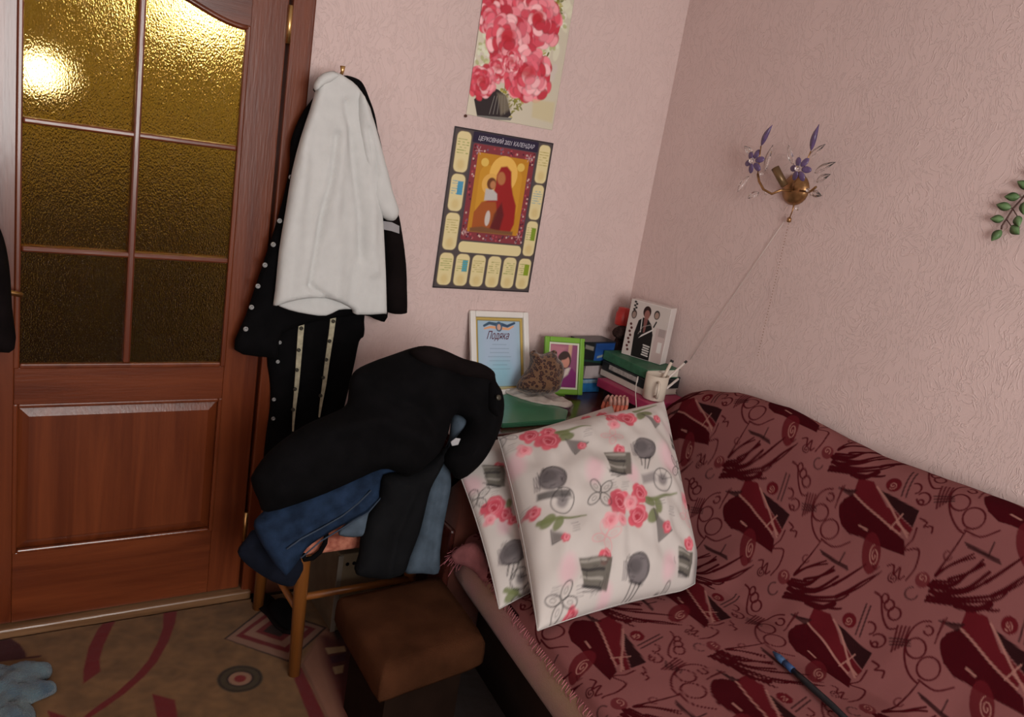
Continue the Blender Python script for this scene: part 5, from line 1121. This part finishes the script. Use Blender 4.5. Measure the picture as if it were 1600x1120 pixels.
# light jeans and black trousers hanging in front
lj = cloth('light_jeans', [(706, 652), (718, 647), (731, 656), (727, 688), (708, 712), (703, 730), (704, 756), (698, 790), (692, 822), (687, 860), (684, 893), (656, 894), (629, 892), (640, 862), (652, 826), (658, 786), (668, 742), (684, 716), (700, 690)], hit((680, 800), 1, -.535), (-.25, -1, .12), M_LDENIM, front=.035, back=.02, edge=.03, step=.009, wr=.006, folds=[([(690, 730), (675, 800), (665, 890)], .008, -.01)], stretch=(1.5, .6, 1))
tag(lj, 'faded grey-blue jeans hanging from the clothes heap beside the armrest', 'jeans')
bt2 = cloth('black_trousers', [(600, 742), (640, 736), (690, 706), (702, 690), (690, 726), (672, 760), (662, 800), (654, 830), (640, 866), (630, 892), (604, 901), (556, 896), (560, 868), (564, 836), (574, 806), (592, 776)], hit((620, 820), 1, -.56), (-.2, -1, .12), M_GREYP, front=.04, back=.03, edge=.03, step=.01, wr=.008, folds=[([(640, 760), (612, 830), (600, 900)], .014, .014)], stretch=(1.5, .5, 1))
tag(bt2, 'charcoal trousers hanging over the chair front down to the footstool', 'trousers')
# the big black coat on top
cpn = np.array([-.18, -1, .42]); cp0 = hit((620, 660), 1, -.52)
ck = empty('black_coat_heap', tuple(cp0)); tag(ck, 'big black coat thrown over the chair back and desk corner', 'coat')
under(cloth('coat_body', [(545, 612), (547, 594), (556, 578), (582, 565), (616, 553), (642, 544), (662, 541), (690, 547), (716, 559), (748, 567), (768, 580), (771, 596), (780, 612), (784, 640), (778, 672), (762, 706), (744, 730), (719, 749), (704, 736), (693, 716), (708, 692), (726, 668), (730, 656), (716, 648), (704, 654), (694, 690), (676, 718), (640, 744), (622, 738), (596, 733), (545, 755), (490, 778), (418, 800), (404, 782), (392, 752), (396, 738), (414, 712), (440, 688), (476, 664), (512, 648), (534, 638), (543, 628)], cp0, cpn, M_BLACK, front=.085, back=.07, edge=.09, step=.011, wr=.02, wscale=7, folds=[([(560, 600), (640, 640), (700, 700)], .02, -.02), ([(500, 670), (580, 660), (650, 690)], .025, .02), ([(690, 560), (740, 620), (750, 690)], .02, -.016)]), ck)
under(cloth('collar', [(640, 548), (664, 540), (692, 546), (724, 560), (752, 568), (770, 582), (768, 596), (740, 592), (700, 584), (664, 572)], cp0+np.array([0, -.055, .03]), cpn, M_BLACK2, front=.03, back=.03, edge=.03, step=.01, wr=.008), ck)
under(cloth('cuff', [(762, 598), (774, 600), (784, 616), (786, 640), (776, 652), (764, 640), (760, 616)], cp0+np.array([0, -.06, .03]), cpn, M_BLACK, front=.03, back=.03, edge=.025, step=.009, wr=.008), ck)
bq_ = hitp((779, 621), cp0+np.array([0, -.10, .05]), cpn/np.linalg.norm(cpn)); lathe('button', [(0, .003), (.004, .003), (.0075, .002), (.008, 0), (.0075, -.002)], M_SNAPD, ck, Matrix.Translation(Vector(bq_-cp0)) @ Matrix.Rotation(1.2, 4, 'X'), 14)
tb = cloth('shirt_label_tag', [(704, 690), (712, 684), (720, 685), (716, 695), (706, 697)], hit((712, 690), 1, -.60), (-.2, -1, .1), mat('grey_tag', (.35, .35, .36, 1), .7, var=.1), front=.001, back=.001, edge=.004, step=.004, wr=.0005, smoothn=1)
tb.name = 'garment_tag'; tag(tb, 'small white garment tag on the faded jeans', 'tag')

# cardboard box under the chair
cbx = empty('cardboard_box', (-1.15, -.185, 0)); tag(cbx, 'dusty cardboard box with two holes standing under the chair', 'box')
M_CARD = mat('dusty_cardboard', (.12, .085, .05, 1), .85, var=.2, vscale=14, bump=.2)
box('body', (-.1, -.12, .001), (.09, .11, .27), M_CARD, cbx, .004)
box('edge_tape', (-.104, -.124, .002), (-.088, -.119, .268), mat('pale_tape', (.15, .125, .10, 1), .6, var=.15), cbx, .001)
for x in (-.072, -.05): lathe('hole_grommet', [(0, .001), (.006, .001), (.006, -.002)], M_BLACK, cbx, Matrix.Translation((x, -.1205, .235)) @ Matrix.Rotation(math.pi/2, 4, 'X'), 12)
# black slipper under the chair
sl = empty('black_slipper', tuple(hit((432, 962), 2, 0))); tag(sl, 'black slipper on the carpet diamond under the chair', 'slipper')
ang = math.radians(-78)
bm = bmesh.new()
for k in range(9):
    t = k/8
Lr = []
prof_s = [(-.115, .028), (-.10, .036), (-.06, .036), (0, .034), (.06, .042), (.1, .038), (.118, .018)]
def ringat(x, wd, z0, z1, n=12): return [(x, wd*math.cos(2*math.pi*i/n), z0+(z1-z0)*(.5+.5*math.sin(2*math.pi*i/n))) for i in range(n)]
def loft(name, rings, m_, par):
    V = [v for r in rings for v in r]; n = len(rings[0]); F_ = [(i*n+k, i*n+(k+1) % n, (i+1)*n+(k+1) % n, (i+1)*n+k) for i in range(len(rings)-1) for k in range(n)]+[tuple(range(n))[::-1], tuple(range((len(rings)-1)*n, len(rings)*n))]
    return obj(name, V, F_, m_, par, True)
bm.free()
s_ = loft('sole', [ringat(x, wd, .001, .016) for x, wd in prof_s], M_BLACK2, sl)
u_ = loft('upper', [ringat(x, wd*f, .014, .014+h) for x, wd, f, h in ((-.0, .035, .98, .05), (.03, .04, 1, .055), (.07, .042, 1, .045), (.1, .038, .95, .03), (.116, .02, .8, .012))], M_BLACK, sl)
sl.rotation_euler = (0, 0, ang)

# brown footstool
fz, fh = .335, .088
fpts = [hit((524, 928), 2, fz), hit((690, 896), 2, fz), hit((764, 996), 2, fz), hit((597, 1054), 2, fz)]
fcn = sum(fpts)/4; fs = empty('footstool', (fcn[0], fcn[1], 0)); tag(fs, 'low brown velour footstool between the chair and the sofa', 'footstool')
M_VEL = mat('brown_velour', (.047, .0175, .008, 1), 1, .03, var=.3, vscale=9, bump=.7, bscale=300, bdist=.003)
bm = bmesh.new(); G = 24; top = {}
def quad(u, v): return (1-u)*(1-v)*fpts[0]+u*(1-v)*fpts[1]+u*v*fpts[2]+(1-u)*v*fpts[3]
V = []; F_ = []
def fsurf(u, v, zz):
    q = quad(u, v); return q
n = 28; rows = []
lev = [(-.02, -fh), (.0, -fh+.012), (.0, -.045), (-.006, -.018), (-.03, -.003), (-.10, .004), (-.25, .007), (-.42, .008)]
per = [(i/n, 0) for i in range(n)]+[(1, i/n) for i in range(n)]+[(1-i/n, 1) for i in range(n)]+[(0, 1-i/n) for i in range(n)]
for ins, dz in lev:
    for (u, v) in per:
        k = -ins*1.0; uu = .5+(u-.5)*(1-2*k); vv = .5+(v-.5)*(1-2*k)
        # rounded corners
        cu, cvv = abs(u-.5)*2, abs(v-.5)*2; rd_ = max(0, cu+cvv-1.75)*.10; uu = .5+(uu-.5)*(1-rd_); vv = .5+(vv-.5)*(1-rd_)
        q = quad(uu, vv); V.append((q[0]-fcn[0], q[1]-fcn[1], fz+dz+.004*noise.noise(Vector((q[0]*9, q[1]*9, dz*6)))))
m4 = len(per)
for i in range(len(lev)-1):
    for k in range(m4): F_.append((i*m4+k, (i+1)*m4+k, (i+1)*m4+(k+1) % m4, i*m4+(k+1) % m4))
F_ += [tuple(range(m4)), tuple(range((len(lev)-1)*m4, len(lev)*m4))[::-1]]
o = obj('cushion', V, F_, M_VEL, fs, True); bm.free(); bm = bmesh.new(); bm.from_mesh(o.data); bmesh.ops.recalc_face_normals(bm, faces=bm.faces); bm.to_mesh(o.data); bm.free()
pq = [quad(u, v)-fcn for u, v in ((.14, .14), (.86, .14), (.86, .86), (.14, .86))]; pz = fz-fh+.004
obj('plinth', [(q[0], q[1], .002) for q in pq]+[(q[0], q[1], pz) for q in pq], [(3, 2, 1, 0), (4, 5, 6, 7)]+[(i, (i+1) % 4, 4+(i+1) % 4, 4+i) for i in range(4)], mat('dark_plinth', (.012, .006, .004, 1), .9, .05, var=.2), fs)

# make sure nothing is left without a label; keep pieces tidy
for o in scene.objects:
    if o.type == 'MESH' and not o.data.materials: print('NO MATERIAL', o.name)
